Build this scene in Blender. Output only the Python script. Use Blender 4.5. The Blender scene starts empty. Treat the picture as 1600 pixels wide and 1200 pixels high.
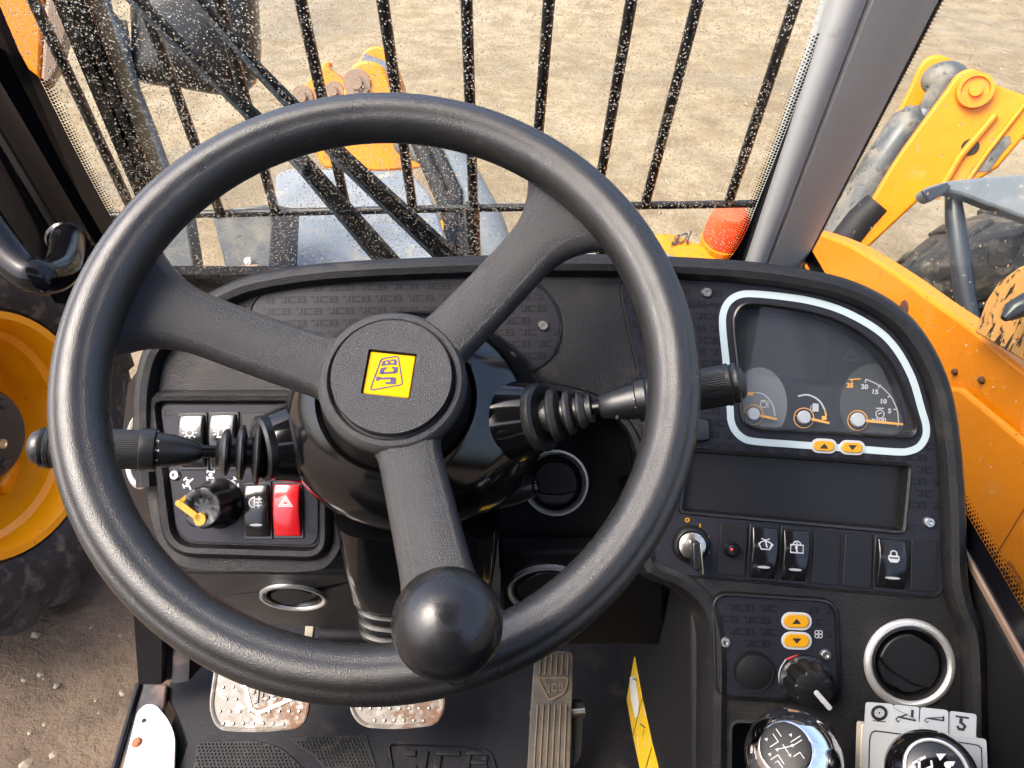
import bpy, bmesh, math, random
from mathutils import Vector, Matrix, noise
from mathutils.geometry import tessellate_polygon

random.seed(7)
SC = bpy.context.scene
COL = SC.collection

# ------------------------------------------------------------------ camera, sky, sun, exposure
PITCH = math.radians(40.0)
FPX = 1200.0                      # focal length in pixels of the 1600 x 1200 photograph
CAM = Vector((0.0, 0.0, 0.95))    # 0.95 m above the cab floor (z = 0)
cam_d = bpy.data.cameras.new('camera')
cam_d.sensor_width = 36.0
cam_d.lens = 36.0 * FPX / 1600.0
cam_d.clip_start = 0.02
cam_d.clip_end = 500
cam = bpy.data.objects.new('camera', cam_d)
cam.location = CAM
cam.rotation_euler = (math.radians(90) - PITCH, 0, 0)
COL.objects.link(cam)
SC.camera = cam

SUN_EL, SUN_AZ = math.radians(58), math.radians(-112)   # azimuth from +Y towards +X
world = bpy.data.worlds.new('World')
SC.world = world
world.use_nodes = True
wn = world.node_tree
sky = wn.nodes.new('ShaderNodeTexSky')
sky.sky_type = 'NISHITA'
sky.sun_disc = False
sky.sun_elevation = SUN_EL
sky.sun_rotation = SUN_AZ
sky.air_density = 0.7
sky.dust_density = 6.0
sky.ozone_density = 1.0
bg = wn.nodes['Background']
bg.inputs['Strength'].default_value = 0.15
wn.links.new(sky.outputs[0], bg.inputs['Color'])

sun_d = bpy.data.lights.new('sun', 'SUN')
sun_d.energy = 1.1
sun_d.angle = math.radians(28)
sun_d.color = (1.0, 0.93, 0.82)
sun = bpy.data.objects.new('sun', sun_d)
sdir = Vector((math.sin(SUN_AZ) * math.cos(SUN_EL), math.cos(SUN_AZ) * math.cos(SUN_EL), math.sin(SUN_EL)))
sun.rotation_euler = sdir.to_track_quat('Z', 'Y').to_euler()
sun.location = (0, 0, 6)
COL.objects.link(sun)

SC.view_settings.view_transform = 'Standard'
SC.view_settings.look = 'None'
SC.view_settings.exposure = 2.1
SC.view_settings.gamma = 1.0
SC.view_settings.use_curve_mapping = False
SC.render.engine = 'CYCLES'
SC.cycles.max_bounces = 7
SC.cycles.diffuse_bounces = 3
SC.cycles.glossy_bounces = 3
SC.cycles.use_adaptive_sampling = True
SC.cycles.adaptive_threshold = 0.03
SC.cycles.transparent_max_bounces = 10
SC.cycles.transmission_bounces = 6
SC.cycles.caustics_reflective = False
SC.cycles.use_denoising = True

# ------------------------------------------------------------------ geometry helpers
FW = Vector((0, math.cos(PITCH), -math.sin(PITCH)))
UP = Vector((0, math.sin(PITCH), math.cos(PITCH)))
RT = Vector((1, 0, 0))

def ray(u, v):
    return FW + RT * ((u - 800) / FPX) + UP * ((600 - v) / FPX)

def at(u, v, d):
    return CAM + ray(u, v) * d

def at_z(u, v, z):
    r = ray(u, v)
    return CAM + r * ((z - CAM.z) / r.z)

class Plane:
    """A working plane: origin, normal, in-plane axes; measured drawings are laid out on it."""
    def __init__(s, o, n, xh=(1, 0, 0)):
        s.o = Vector(o); s.n = Vector(n).normalized()
        x = Vector(xh); s.x = (x - s.n * x.dot(s.n)).normalized(); s.y = s.n.cross(s.x)
    def P(s, x, y, h=0.0):
        return s.o + s.x * x + s.y * y + s.n * h
    def loc(s, u, v, h=0.0):
        r = ray(u, v); o = s.o + s.n * h
        t = (o - CAM).dot(s.n) / r.dot(s.n)
        q = CAM + r * t - s.o
        return (q.dot(s.x), q.dot(s.y))
    def hit(s, u, v, h=0.0):
        return s.P(*s.loc(u, v, h), h)
    def px(s, pts, h=0.0):
        return [s.loc(u, v, h) for u, v in pts]
    def sub(s, u, v, up, h=0.0):
        o = s.hit(u, v, h); y = s.hit(up[0], up[1], h) - o
        return Plane(o, s.n, y.cross(s.n))

ORG = {}          # object -> world offset of its data

class MB:
    def __init__(s):
        s.v = []; s.f = []
    def add(s, vs, fs):
        k = len(s.v); s.v += [tuple(p) for p in vs]; s.f += [tuple(i + k for i in f) for f in fs]; return s
    def prism(s, pl, pts, h0, h1, holes=()):
        loops = [pts] + list(holes); n = sum(len(l) for l in loops)
        flat = [p for l in loops for p in l]
        vs = [pl.P(x, y, h0) for x, y in flat] + [pl.P(x, y, h1) for x, y in flat]
        fs = []
        if holes:
            tri = tessellate_polygon([[Vector((x, y, 0)) for x, y in l] for l in loops])
            for t in tri:
                fs.append(tuple(t)); fs.append(tuple(i + n for i in reversed(t)))
        else:
            fs.append(tuple(reversed(range(n)))); fs.append(tuple(range(n, 2 * n)))
        k = 0
        for l in loops:
            m = len(l)
            for i in range(m):
                a, b = k + i, k + (i + 1) % m
                fs.append((a, b, b + n, a + n))
            k += m
        return s.add(vs, fs)
    def sheet(s, pl, pts, h, holes=()):
        loops = [pts] + list(holes); flat = [p for l in loops for p in l]
        vs = [pl.P(x, y, h(x, y) if callable(h) else h) for x, y in flat]
        if len(flat) < 3: return s
        if holes or len(pts) > 4:
            fs = [tuple(t) for t in tessellate_polygon([[Vector((x, y, 0)) for x, y in l] for l in loops])]
        else:
            fs = [tuple(range(len(pts)))]
        return s.add(vs, fs)
    def rings(s, rings, closed=True, cap=True, loop=False):
        m = len(rings[0]); vs = [p for r in rings for p in r]; fs = []
        nr = len(rings)
        for i in range(nr if loop else nr - 1):
            a0 = i * m; b0 = ((i + 1) % nr) * m
            for j in range(m if closed else m - 1):
                k = (j + 1) % m
                fs.append((a0 + j, a0 + k, b0 + k, b0 + j))
        if cap and not loop and closed:
            fs.append(tuple(reversed(range(m)))); fs.append(tuple(range((nr - 1) * m, nr * m)))
        return s.add(vs, fs)
    def lathe(s, prof, o, ax, seg=40, xh=(1, 0, 0.01), arc=None, wob=None):
        o = Vector(o); ax = Vector(ax).normalized(); x = Vector(xh); x = (x - ax * x.dot(ax)).normalized(); y = ax.cross(x)
        rs = []
        for r, h in prof:
            r = max(r, 1e-5)
            ring = []
            for i in range(seg):
                t = 2 * math.pi * i / seg
                q = r * (wob(t, h) if wob else 1)
                ring.append(o + ax * h + (x * math.cos(t) + y * math.sin(t)) * q)
            rs.append(ring)
        return s.rings(rs, cap=False)
    def tube(s, path, r, seg=12, cap=True, loop=False):
        path = [Vector(p) for p in path]; n = len(path); rs = []
        prev = None
        for i, p in enumerate(path):
            a = path[i - 1] if (i > 0 or loop) else p
            b = path[(i + 1) % n] if (i < n - 1 or loop) else p
            t = (b - a).normalized()
            if prev is None:
                prev = t.orthogonal().normalized()
            prev = (prev - t * prev.dot(t)).normalized()
            q = t.cross(prev); rr = r[i] if isinstance(r, (list, tuple)) else r
            rs.append([p + (prev * math.cos(2 * math.pi * k / seg) + q * math.sin(2 * math.pi * k / seg)) * rr for k in range(seg)])
        return s.rings(rs, cap=cap, loop=loop)
    def box(s, pl, x0, x1, y0, y1, h0, h1):
        return s.prism(pl, [(x0, y0), (x1, y0), (x1, y1), (x0, y1)], h0, h1)
    def ribbon(s, pl, pts, w, h=0.0, closed=False):
        """a flat printed line of width w (local units) on a plane"""
        n = len(pts); L = []; Rr = []
        for i in range(n):
            a = pts[i - 1] if (i > 0 or closed) else pts[i]
            b = pts[(i + 1) % n] if (i < n - 1 or closed) else pts[i]
            dx, dy = b[0] - a[0], b[1] - a[1]; l = math.hypot(dx, dy) or 1
            nx, ny = -dy / l * w / 2, dx / l * w / 2
            if 0 < i < n - 1 or closed:
                p, q, r_ = pts[i - 1], pts[i], pts[(i + 1) % n]
                d1 = Vector((q[0] - p[0], q[1] - p[1])); d2 = Vector((r_[0] - q[0], r_[1] - q[1]))
                if d1.length > 0 and d2.length > 0:
                    c = max(0.45, math.cos(d1.angle(d2) / 2)); nx /= c; ny /= c
            L.append((pts[i][0] + nx, pts[i][1] + ny)); Rr.append((pts[i][0] - nx, pts[i][1] - ny))
        H = h if callable(h) else (lambda x, y: h)
        vs = [pl.P(x, y, H(x, y)) for x, y in L] + [pl.P(x, y, H(x, y)) for x, y in Rr]
        fs = [(i, (i + 1) % n, n + (i + 1) % n, n + i) for i in range(n if closed else n - 1)]
        return s.add(vs, fs)
    def mesh(s, name, org=None, fix=True):
        me = bpy.data.meshes.new(name)
        o = Vector(org) if org else Vector((0, 0, 0))
        me.from_pydata([tuple(Vector(p) - o) for p in s.v], [], s.f)
        if fix:
            bm = bmesh.new(); bm.from_mesh(me)
            bmesh.ops.recalc_face_normals(bm, faces=bm.faces); bm.to_mesh(me); bm.free()
        me.validate()
        return me
    def build(s, name, mat, parent=None, bevel=0.0, seg=2, sharp=38, sub=0, smooth=True, fix=True):
        if parent is not None:
            org = ORG[parent.name]
        else:
            xs = [p[0] for p in s.v]; ys = [p[1] for p in s.v]; zs = [p[2] for p in s.v]
            org = Vector(((min(xs) + max(xs)) / 2, (min(ys) + max(ys)) / 2, min(zs)))
        me = s.mesh(name, org, fix)
        me.materials.append(mat)
        if smooth:
            for p in me.polygons: p.use_smooth = True
            if sharp and not sub: me.set_sharp_from_angle(angle=math.radians(sharp))
        o = bpy.data.objects.new(name, me); COL.objects.link(o)
        if parent is not None:
            o.parent = parent
        else:
            o.location = org
        ORG[o.name] = org
        if bevel:
            b = o.modifiers.new('bevel', 'BEVEL'); b.width = bevel; b.segments = seg; b.limit_method = 'ANGLE'
            b.angle_limit = math.radians(35); b.use_clamp_overlap = True; b.harden_normals = False
        if sub:
            m = o.modifiers.new('sub', 'SUBSURF'); m.levels = sub; m.render_levels = sub
        return o

def tag(o, label, cat, group=None, kind=None):
    o['label'] = label
    if cat: o['category'] = cat
    if group: o['group'] = group
    if kind: o['kind'] = kind
    return o

def thing(name, label, cat, loc, group=None):
    o = bpy.data.objects.new(name, None); COL.objects.link(o)
    o.location = Vector(loc); o.empty_display_size = 0.02
    ORG[o.name] = Vector(loc)
    return tag(o, label, cat, group)

def structure(o, label=None):
    o['kind'] = 'structure'
    if label: o['label'] = label
    return o

def sm(pts, n=6, closed=True):
    """Catmull-Rom smoothing of a traced outline"""
    out = []; N = len(pts); rng = range(N if closed else N - 1)
    for i in rng:
        if closed: p0, p1, p2, p3 = pts[i - 1], pts[i], pts[(i + 1) % N], pts[(i + 2) % N]
        else: p0, p1, p2, p3 = pts[max(i - 1, 0)], pts[i], pts[i + 1], pts[min(i + 2, N - 1)]
        for k in range(n):
            t = k / n
            out.append(tuple(0.5 * (2 * b + (c - a) * t + (2 * a - 5 * b + 4 * c - d) * t * t + (3 * b - a - 3 * c + d) * t ** 3)
                             for a, b, c, d in zip(p0, p1, p2, p3)))
    if not closed: out.append(tuple(pts[-1]))
    return out

def rnd(pts, r, n=5):
    """polygon with rounded corners; r one radius or one for each corner"""
    out = []; N = len(pts)
    for i, p in enumerate(pts):
        rr = r[i] if isinstance(r, (list, tuple)) else r
        p = Vector(p); a = Vector(pts[i - 1]); b = Vector(pts[(i + 1) % N])
        da = a - p; db = b - p
        rr_ = min(rr, da.length * 0.48, db.length * 0.48)
        if rr_ <= 1e-9: out.append(tuple(p)); continue
        s0 = p + da.normalized() * rr_; s1 = p + db.normalized() * rr_
        for k in range(n + 1):
            t = k / n
            q = s0 * (1 - t) ** 2 + p * 2 * t * (1 - t) + s1 * t * t
            out.append((q.x, q.y))
    return out

def circ(cx, cy, rx, ry=None, n=32, a0=0.0, a1=2 * math.pi):
    ry = ry or rx; full = abs(a1 - a0 - 2 * math.pi) < 1e-6
    m = n if full else n - 1
    return [(cx + rx * math.cos(a0 + (a1 - a0) * i / m), cy + ry * math.sin(a0 + (a1 - a0) * i / m)) for i in range(n)]

def inside(p, poly):
    x, y = p; c = False; n = len(poly)
    for i in range(n):
        x1, y1 = poly[i]; x2, y2 = poly[i - 1]
        if (y1 > y) != (y2 > y) and x < (x2 - x1) * (y - y1) / (y2 - y1) + x1: c = not c
    return c

_TXT = {}
def text2d(s, bold=0.02):
    """outline letters as (verts2d, faces, width), cap height 1"""
    k = (s, bold)
    if k in _TXT: return _TXT[k]
    cu = bpy.data.curves.new('txt', 'FONT'); cu.body = s; cu.size = 1.0; cu.offset = bold; cu.resolution_u = 3
    o = bpy.data.objects.new('txt', cu); COL.objects.link(o)
    dg = bpy.context.evaluated_depsgraph_get(); dg.update()
    me = o.evaluated_get(dg).to_mesh()
    vs = [(v.co.x, v.co.y) for v in me.vertices]; fs = [tuple(p.vertices) for p in me.polygons]
    o.evaluated_get(dg).to_mesh_clear()
    bpy.data.objects.remove(o); bpy.data.curves.remove(cu)
    x0 = min(p[0] for p in vs); x1 = max(p[0] for p in vs); y1 = 0.69
    _TXT[k] = ([((x - x0) / y1, y / y1) for x, y in vs], fs, (x1 - x0) / y1)
    return _TXT[k]

def put_text(mb, pl, s, o, ax, ay, h=0.0004, bold=0.02, fn=None, centre=True):
    """letters with their foot line along pixel vector ax and height vector ay, laid on a plane (or through fn)"""
    vs, fs, w = text2d(s, bold)
    out = []
    for x, y in vs:
        x = (x - w / 2) if centre else x
        y = y - 0.5 if centre else y
        u = o[0] + ax[0] * x + ay[0] * y; v = o[1] + ax[1] * x + ay[1] * y
        out.append(fn(u, v) if fn else pl.hit(u, v, h))
    mb.add(out, fs)

# block letters of the maker's mark: rectangles in a 0..1 cell
GLYPH = {
    'J': [(0.42, 0.0, 1.0, 0.2), (0.74, 0.2, 1.0, 1.0), (0.42, 0.2, 0.62, 0.36), (0.1, 0.74, 0.5, 1.0)],
    'C': [(0.0, 0.0, 1.0, 0.22), (0.0, 0.22, 0.27, 0.78), (0.0, 0.78, 1.0, 1.0)],
    'B': [(0.0, 0.0, 1.0, 0.2), (0.0, 0.2, 0.27, 0.8), (0.0, 0.8, 0.95, 1.0), (0.27, 0.42, 0.95, 0.6), (0.72, 0.6, 0.95, 0.8), (0.75, 0.2, 1.0, 0.42)],
}
def jcb_pattern(mb, pl, poly, o, ax, ay, rows, cols, h, w=13.5, gap=1.8, pitch=50.0, rowp=18.4, lh=10.5, skip=()):
    """rows of the printed word inside the pixel outline poly (flat print)"""
    for r in range(rows):
        for c in range(-1, cols):
            x0 = c * pitch + (r % 2) * pitch * 0.5
            for k, ch in enumerate('JCB'):
                gx = x0 + k * (w + gap); gy = r * rowp
                def pxl(x, y): return (o[0] + ax[0] * x + ay[0] * y, o[1] + ax[1] * x + ay[1] * y)
                cs = [pxl(gx + a * w, gy + b * lh) for a, b in ((0, 0), (1, 0), (1, 1), (0, 1))]
                if not all(inside(q, poly) for q in cs): continue
                if any(inside(q, sk) for sk in skip for q in cs): continue
                for x0_, y0_, x1_, y1_ in GLYPH[ch]:
                    q = [pxl(gx + a * w, gy + (1 - b) * lh) for a, b in ((x0_, y0_), (x1_, y0_), (x1_, y1_), (x0_, y1_))]
                    mb.sheet(pl, [pl.loc(*t, h) for t in q], h)

# ------------------------------------------------------------------ materials
def nodes(name):
    m = bpy.data.materials.new(name); m.use_nodes = True
    nt = m.node_tree; return m, nt, nt.nodes['Principled BSDF']

def tex(nt, scale, detail=4, rough=0.55, kind='NOISE', coord='Object', sc3=None):
    tc = nt.nodes.new('ShaderNodeTexCoord'); src = tc.outputs[coord]
    if sc3:
        mp = nt.nodes.new('ShaderNodeMapping'); mp.inputs['Scale'].default_value = sc3
        nt.links.new(src, mp.inputs[0]); src = mp.outputs[0]
    if kind == 'NOISE':
        t = nt.nodes.new('ShaderNodeTexNoise'); t.inputs['Detail'].default_value = detail; t.inputs['Roughness'].default_value = rough
        out = t.outputs['Fac']
    else:
        t = nt.nodes.new('ShaderNodeTexVoronoi'); out = t.outputs['Distance']
    t.inputs['Scale'].default_value = scale
    nt.links.new(src, t.inputs['Vector'])
    return out

def ramp(nt, src, stops):
    r = nt.nodes.new('ShaderNodeValToRGB'); e = r.color_ramp.elements
    while len(e) < len(stops): e.new(0.5)
    for i, (p, c) in enumerate(stops):
        e[i].position = p; e[i].color = (c[0], c[1], c[2], 1) if isinstance(c, (tuple, list)) else (c, c, c, 1)
    nt.links.new(src, r.inputs[0]); return r.outputs[0]

def mixc(nt, f, a, b):
    m = nt.nodes.new('ShaderNodeMix'); m.data_type = 'RGBA'
    if hasattr(f, 'links'): nt.links.new(f, m.inputs[0])
    else: m.inputs[0].default_value = f
    for i, c in ((6, a), (7, b)):
        if hasattr(c, 'links'): nt.links.new(c, m.inputs[i])
        else: m.inputs[i].default_value = (c[0], c[1], c[2], 1)
    return m.outputs[2]

def mat(name, col, rough=0.5, metal=0.0, grain=None, spots=(), coat=0.0, rvar=None, spec=0.5):
    """col base colour; grain = [(scale, height, kind)...]; spots = [(scale, lo, hi, colour[, roughness])] patches of dirt or wear"""
    m, nt, b = nodes(name)
    b.inputs['Roughness'].default_value = rough; b.inputs['Metallic'].default_value = metal
    b.inputs['Specular IOR Level'].default_value = spec
    b.inputs['Base Color'].default_value = (*col, 1)
    if coat: b.inputs['Coat Weight'].default_value = coat; b.inputs['Coat Roughness'].default_value = 0.05
    c = None; ro = None
    for sp in spots:
        f = ramp(nt, tex(nt, sp[0], 6, 0.6, sc3=sp[5] if len(sp) > 5 else None), [(sp[1], 0.0), (sp[2], 1.0)])
        c = mixc(nt, f, c if c is not None else col, sp[3])
        if len(sp) > 4 and sp[4] is not None:
            ro = mixc(nt, f, ro if ro is not None else (rough,) * 3, (sp[4],) * 3)
    if c is not None: nt.links.new(c, b.inputs['Base Color'])
    if rvar:
        f = ramp(nt, tex(nt, rvar[0], 5), [(0.3, rvar[1]), (0.7, rvar[2])]); ro = f if ro is None else ro
    if ro is not None: nt.links.new(ro, b.inputs['Roughness'])
    prev = None
    for g in (grain or ()):
        bp = nt.nodes.new('ShaderNodeBump'); bp.inputs['Distance'].default_value = g[1]; bp.inputs['Strength'].default_value = 1.0
        nt.links.new(tex(nt, g[0], 3, 0.5, g[2] if len(g) > 2 else 'NOISE'), bp.inputs['Height'])
        if prev: nt.links.new(prev, bp.inputs['Normal'])
        prev = bp.outputs[0]
    if prev: nt.links.new(prev, b.inputs['Normal'])
    return m

DUST = (0.16, 0.125, 0.085)
M = {}
M['rubber'] = mat('wheel_rubber', (0.014, 0.0138, 0.0135), 0.33, grain=[(1500, 0.0003)], rvar=(25, 0.22, 0.42), spec=0.65,
                  spots=[(14, 0.52, 0.75, (0.019, 0.0175, 0.015)), (160, 0.6, 0.7, (0.032, 0.0295, 0.026)), (420, 0.66, 0.7, (0.05, 0.046, 0.04)), (2200, 0.66, 0.72, (0.09, 0.085, 0.075)), (800, 0.71, 0.75, (0.12, 0.11, 0.095))])
M['grain'] = mat('grained_plastic', (0.005, 0.005, 0.006), 0.38, spec=0.34, grain=[(1300, 0.0008)], rvar=(30, 0.28, 0.42),
                 spots=[(10, 0.5, 0.8, (0.013, 0.0118, 0.0105)), (38, 0.56, 0.74, (0.026, 0.0225, 0.018)), (2600, 0.66, 0.72, (0.1, 0.095, 0.085)), (900, 0.7, 0.74, (0.12, 0.11, 0.095))])
M['hub'] = mat('hub_grained_plastic', (0.032, 0.0325, 0.035), 0.32, grain=[(1500, 0.0011)], spots=[(18, 0.5, 0.75, (0.038, 0.037, 0.036)), (1500, 0.66, 0.74, (0.08, 0.08, 0.08))])
M['gloss'] = mat('gloss_black_plastic', (0.003, 0.003, 0.0035), 0.1, coat=0.0, spots=[(1800, 0.73, 0.76, (0.12, 0.11, 0.1))], rvar=(25, 0.07, 0.15))
M['satin'] = mat('satin_black_plastic', (0.0065, 0.0065, 0.007), 0.3, grain=[(2500, 0.0001)], spots=[(1800, 0.71, 0.76, (0.1, 0.09, 0.08))])
M['ball'] = mat('ball_knob_plastic', (0.008, 0.008, 0.009), 0.24, grain=[(500, 0.00006)], rvar=(60, 0.17, 0.4), spots=[(60, 0.62, 0.72, (0.022, 0.02, 0.018))])
M['boot'] = mat('black_rubber_boot', (0.012, 0.012, 0.012), 0.3, grain=[(700, 0.0003)], spots=[(600, 0.62, 0.7, (0.07, 0.055, 0.04))])
M['film'] = mat('dark_panel_film', (0.0115, 0.0118, 0.0175), 0.5, spec=0.25, grain=[(2500, 0.00008)], spots=[(1500, 0.72, 0.75, (0.14, 0.13, 0.12))])
M['film_print'] = mat('black_panel_print', (0.0024, 0.0024, 0.0035), 0.55, spec=0.25)
M['rocker'] = mat('rocker_gloss_black', (0.006, 0.006, 0.007), 0.16, spots=[(1500, 0.72, 0.76, (0.1, 0.1, 0.1))])
M['blank'] = mat('blank_matt_black', (0.006, 0.006, 0.0065), 0.45, spec=0.35, spots=[(1500, 0.71, 0.75, (0.11, 0.1, 0.09))])
M['red'] = mat('red_switch_plastic', (0.45, 0.006, 0.01), 0.22, coat=0.3)
M['white'] = mat('white_print', (0.42, 0.43, 0.43), 0.5)
M['paleblue'] = mat('pale_blue_print', (0.4, 0.48, 0.49), 0.45)
M['yellow'] = mat('yellow_print', (0.56, 0.26, 0.0), 0.35)
M['emblem'] = mat('emblem_yellow', (0.6, 0.31, 0.0), 0.25, coat=0.4)
M['ink'] = mat('black_ink', (0.01, 0.01, 0.012), 0.4)
M['blueink'] = mat('blue_black_ink', (0.035, 0.035, 0.09), 0.4)
M['amber'] = mat('amber_print', (0.75, 0.36, 0.06), 0.4)
M['redprint'] = mat('red_print', (0.65, 0.06, 0.06), 0.4)
M['bluepr'] = mat('blue_print', (0.05, 0.3, 0.65), 0.4)
M['dial'] = mat('dial_face', (0.014, 0.0145, 0.0155), 0.5)
M['capgrey'] = mat('needle_cap_grey', (0.42, 0.43, 0.44), 0.5)
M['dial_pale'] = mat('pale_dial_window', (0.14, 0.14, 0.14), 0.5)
M['dial_mid'] = mat('grey_dial_window', (0.045, 0.046, 0.047), 0.5)
M['lcd'] = mat('lcd_glass', (0.02, 0.0195, 0.0185), 0.3)
M['nickel'] = mat('nickel_screw', (0.55, 0.53, 0.48), 0.28, 1.0, spots=[(900, 0.5, 0.7, (0.3, 0.26, 0.2))])
M['silver'] = mat('silver_paint_ring', (0.62, 0.61, 0.58), 0.33, 0.7, spots=[(400, 0.6, 0.8, (0.3, 0.27, 0.22))])
M['chrome'] = mat('chrome', (0.8, 0.8, 0.82), 0.06, 1.0, spots=[(300, 0.62, 0.75, (0.45, 0.38, 0.3), 0.3)])
M['brass'] = mat('key_brass', (0.62, 0.52, 0.33), 0.3, 1.0)
M['beige'] = mat('pillar_grey_plastic', (0.44, 0.418, 0.39), 0.5, grain=[(1200, 0.0001)],
                 spots=[(6, 0.5, 0.8, (0.38, 0.345, 0.305)), (70, 0.7, 0.76, (0.06, 0.055, 0.05))])
M['seal'] = mat('pale_grey_trim', (0.42, 0.425, 0.425), 0.45, spots=[(60, 0.6, 0.8, (0.3, 0.28, 0.26))])
M['blackpaint'] = mat('gloss_black_paint', (0.0035, 0.0035, 0.0045), 0.14, spec=0.35, rvar=(30, 0.08, 0.3),
                      spots=[(25, 0.66, 0.74, (0.02, 0.016, 0.014), 0.5), (700, 0.73, 0.76, (0.2, 0.16, 0.11))])
M['mattblack'] = mat('matt_black', (0.006, 0.006, 0.007), 0.6, spec=0.3, spots=[(12, 0.55, 0.8, (0.022, 0.02, 0.018))])
M['dark'] = mat('dark_underdash', (0.003, 0.003, 0.004), 0.6, spec=0.2, spots=[(9, 0.5, 0.8, (0.012, 0.011, 0.011))])
M['frit'] = mat('black_glass_border', (0.004, 0.004, 0.006), 0.2)
M['bar'] = mat('guard_bar_black', (0.008, 0.008, 0.009), 0.35, spots=[(60, 0.55, 0.7, (0.03, 0.028, 0.026))])
M['yellowpaint'] = mat('yellow_machine_paint', (0.6, 0.18, 0.0), 0.32, coat=0.0, spec=0.35, grain=[(14, 0.002)],
                       spots=[(5, 0.5, 0.8, (0.64, 0.215, 0.0)), (60, 0.68, 0.72, (0.12, 0.06, 0.02), 0.6), (9, 0.6, 0.78, (0.5, 0.22, 0.05), 0.6), (30, 0.66, 0.72, (0.3, 0.18, 0.09), 0.75, (1, 1, 0.35)), (240, 0.7, 0.74, (0.1, 0.06, 0.03), 0.7)])
M['yellowrim'] = mat('yellow_wheel_rim_paint', (0.86, 0.335, 0.0), 0.33, coat=0.2, spots=[(8, 0.5, 0.75, (0.8, 0.29, 0.0)), (40, 0.66, 0.74, (0.3, 0.15, 0.05), 0.7)])
M['scraped'] = mat('scraped_yellow_paint', (0.62, 0.31, 0.09), 0.6,
                   spots=[(26, 0.54, 0.57, (0.012, 0.012, 0.012), 0.5, (1, 3.5, 1)), (70, 0.6, 0.63, (0.03, 0.025, 0.02), 0.6)])
M['tyre'] = mat('dusty_tyre_rubber', (0.02, 0.0195, 0.02), 0.7, spec=0.3, grain=[(60, 0.003), (300, 0.0008)],
                spots=[(5, 0.45, 0.7, (0.05, 0.044, 0.037)), (22, 0.52, 0.66, (0.095, 0.083, 0.068)), (10, 0.6, 0.8, (0.012, 0.012, 0.012))])
M['hubgrey'] = mat('axle_hub_grey', (0.022, 0.021, 0.022), 0.3, spots=[(12, 0.5, 0.7, (0.05, 0.04, 0.03), 0.5), (40, 0.62, 0.7, (0.02, 0.012, 0.008))])
M['greypaint'] = mat('blue_grey_paint', (0.1, 0.115, 0.13), 0.4, spots=[(7, 0.5, 0.72, (0.15, 0.16, 0.17)), (60, 0.62, 0.7, (0.32, 0.27, 0.2), 0.7)])
M['ramgrey'] = mat('dark_ram_grey', (0.045, 0.052, 0.06), 0.4, spots=[(9, 0.45, 0.65, (0.17, 0.15, 0.12), 0.7), (35, 0.57, 0.66, (0.02, 0.02, 0.02))])
M['chassis'] = mat('pale_chassis_panel', (0.13, 0.145, 0.165), 0.4, spots=[(6, 0.45, 0.7, (0.19, 0.2, 0.21)), (18, 0.55, 0.7, (0.24, 0.21, 0.16), 0.7), (55, 0.64, 0.7, (0.35, 0.3, 0.2), 0.6)])
M['rust'] = mat('worn_pedal_steel', (0.13, 0.116, 0.1), 0.5, 0.0, grain=[(700, 0.0003)],
                spots=[(28, 0.5, 0.62, (0.11, 0.055, 0.027), 0.75), (90, 0.5, 0.62, (0.2, 0.186, 0.166), 0.4), (60, 0.62, 0.7, (0.08, 0.045, 0.03), 0.7)])
M['mat'] = mat('floor_mat_rubber', (0.005, 0.0052, 0.0075), 0.5, spec=0.25, grain=[(500, 0.0003)],
               spots=[(7, 0.48, 0.75, (0.011, 0.0115, 0.015)), (9, 0.56, 0.72, (0.024, 0.0195, 0.015)), (30, 0.6, 0.75, (0.04, 0.032, 0.025)), (500, 0.68, 0.73, (0.14, 0.115, 0.085))])
M['studs'] = mat('mat_grip_rubber', (0.01, 0.01, 0.011), 0.5, spec=0.3, spots=[(40, 0.5, 0.7, (0.026, 0.022, 0.018))])
M['accel'] = mat('dusty_pedal_rubber', (0.045, 0.042, 0.036), 0.6, grain=[(500, 0.0004)],
                 spots=[(22, 0.45, 0.65, (0.11, 0.095, 0.075)), (70, 0.6, 0.7, (0.02, 0.02, 0.02))])
M['dirtrib'] = mat('dirt_caked_ridge', (0.13, 0.092, 0.062), 0.8)
M['plate'] = mat('white_sill_plate', (0.46, 0.44, 0.44), 0.4, spots=[(16, 0.45, 0.7, (0.38, 0.34, 0.34)), (120, 0.62, 0.7, (0.3, 0.25, 0.23)), (45, 0.72, 0.76, (0.3, 0.18, 0.1), 0.7)])
M['rivet'] = mat('rusty_rivet', (0.22, 0.07, 0.03), 0.7, grain=[(400, 0.0006)])
M['strut'] = mat('dark_strut_paint', (0.018, 0.022, 0.028), 0.3, spots=[(60, 0.66, 0.72, (0.12, 0.1, 0.08), 0.7)])
M['rustdark'] = mat('dark_rust', (0.07, 0.025, 0.012), 0.75, grain=[(300, 0.0008)])
M['sill'] = mat('scuffed_sill_paint', (0.02, 0.018, 0.019), 0.35, spots=[(16, 0.5, 0.62, (0.11, 0.065, 0.05), 0.6), (45, 0.58, 0.66, (0.16, 0.1, 0.08), 0.7)])
M['card'] = mat('white_card', (0.36, 0.375, 0.375), 0.4, spots=[(10, 0.55, 0.8, (0.31, 0.32, 0.31)), (220, 0.7, 0.74, (0.3, 0.28, 0.25))])
M['cardedge'] = mat('card_edge', (0.5, 0.45, 0.36), 0.6)
M['decal'] = mat('yellow_decal', (0.78, 0.5, 0.02), 0.3, spots=[(60, 0.56, 0.66, (0.75, 0.62, 0.3)), (130, 0.66, 0.72, (0.1, 0.07, 0.02))])
M['decal_pale'] = mat('pale_decal', (0.8, 0.78, 0.72), 0.3)
M['lampred'] = mat('red_lamp_lens', (0.75, 0.07, 0.02), 0.2, coat=0.4)
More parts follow.
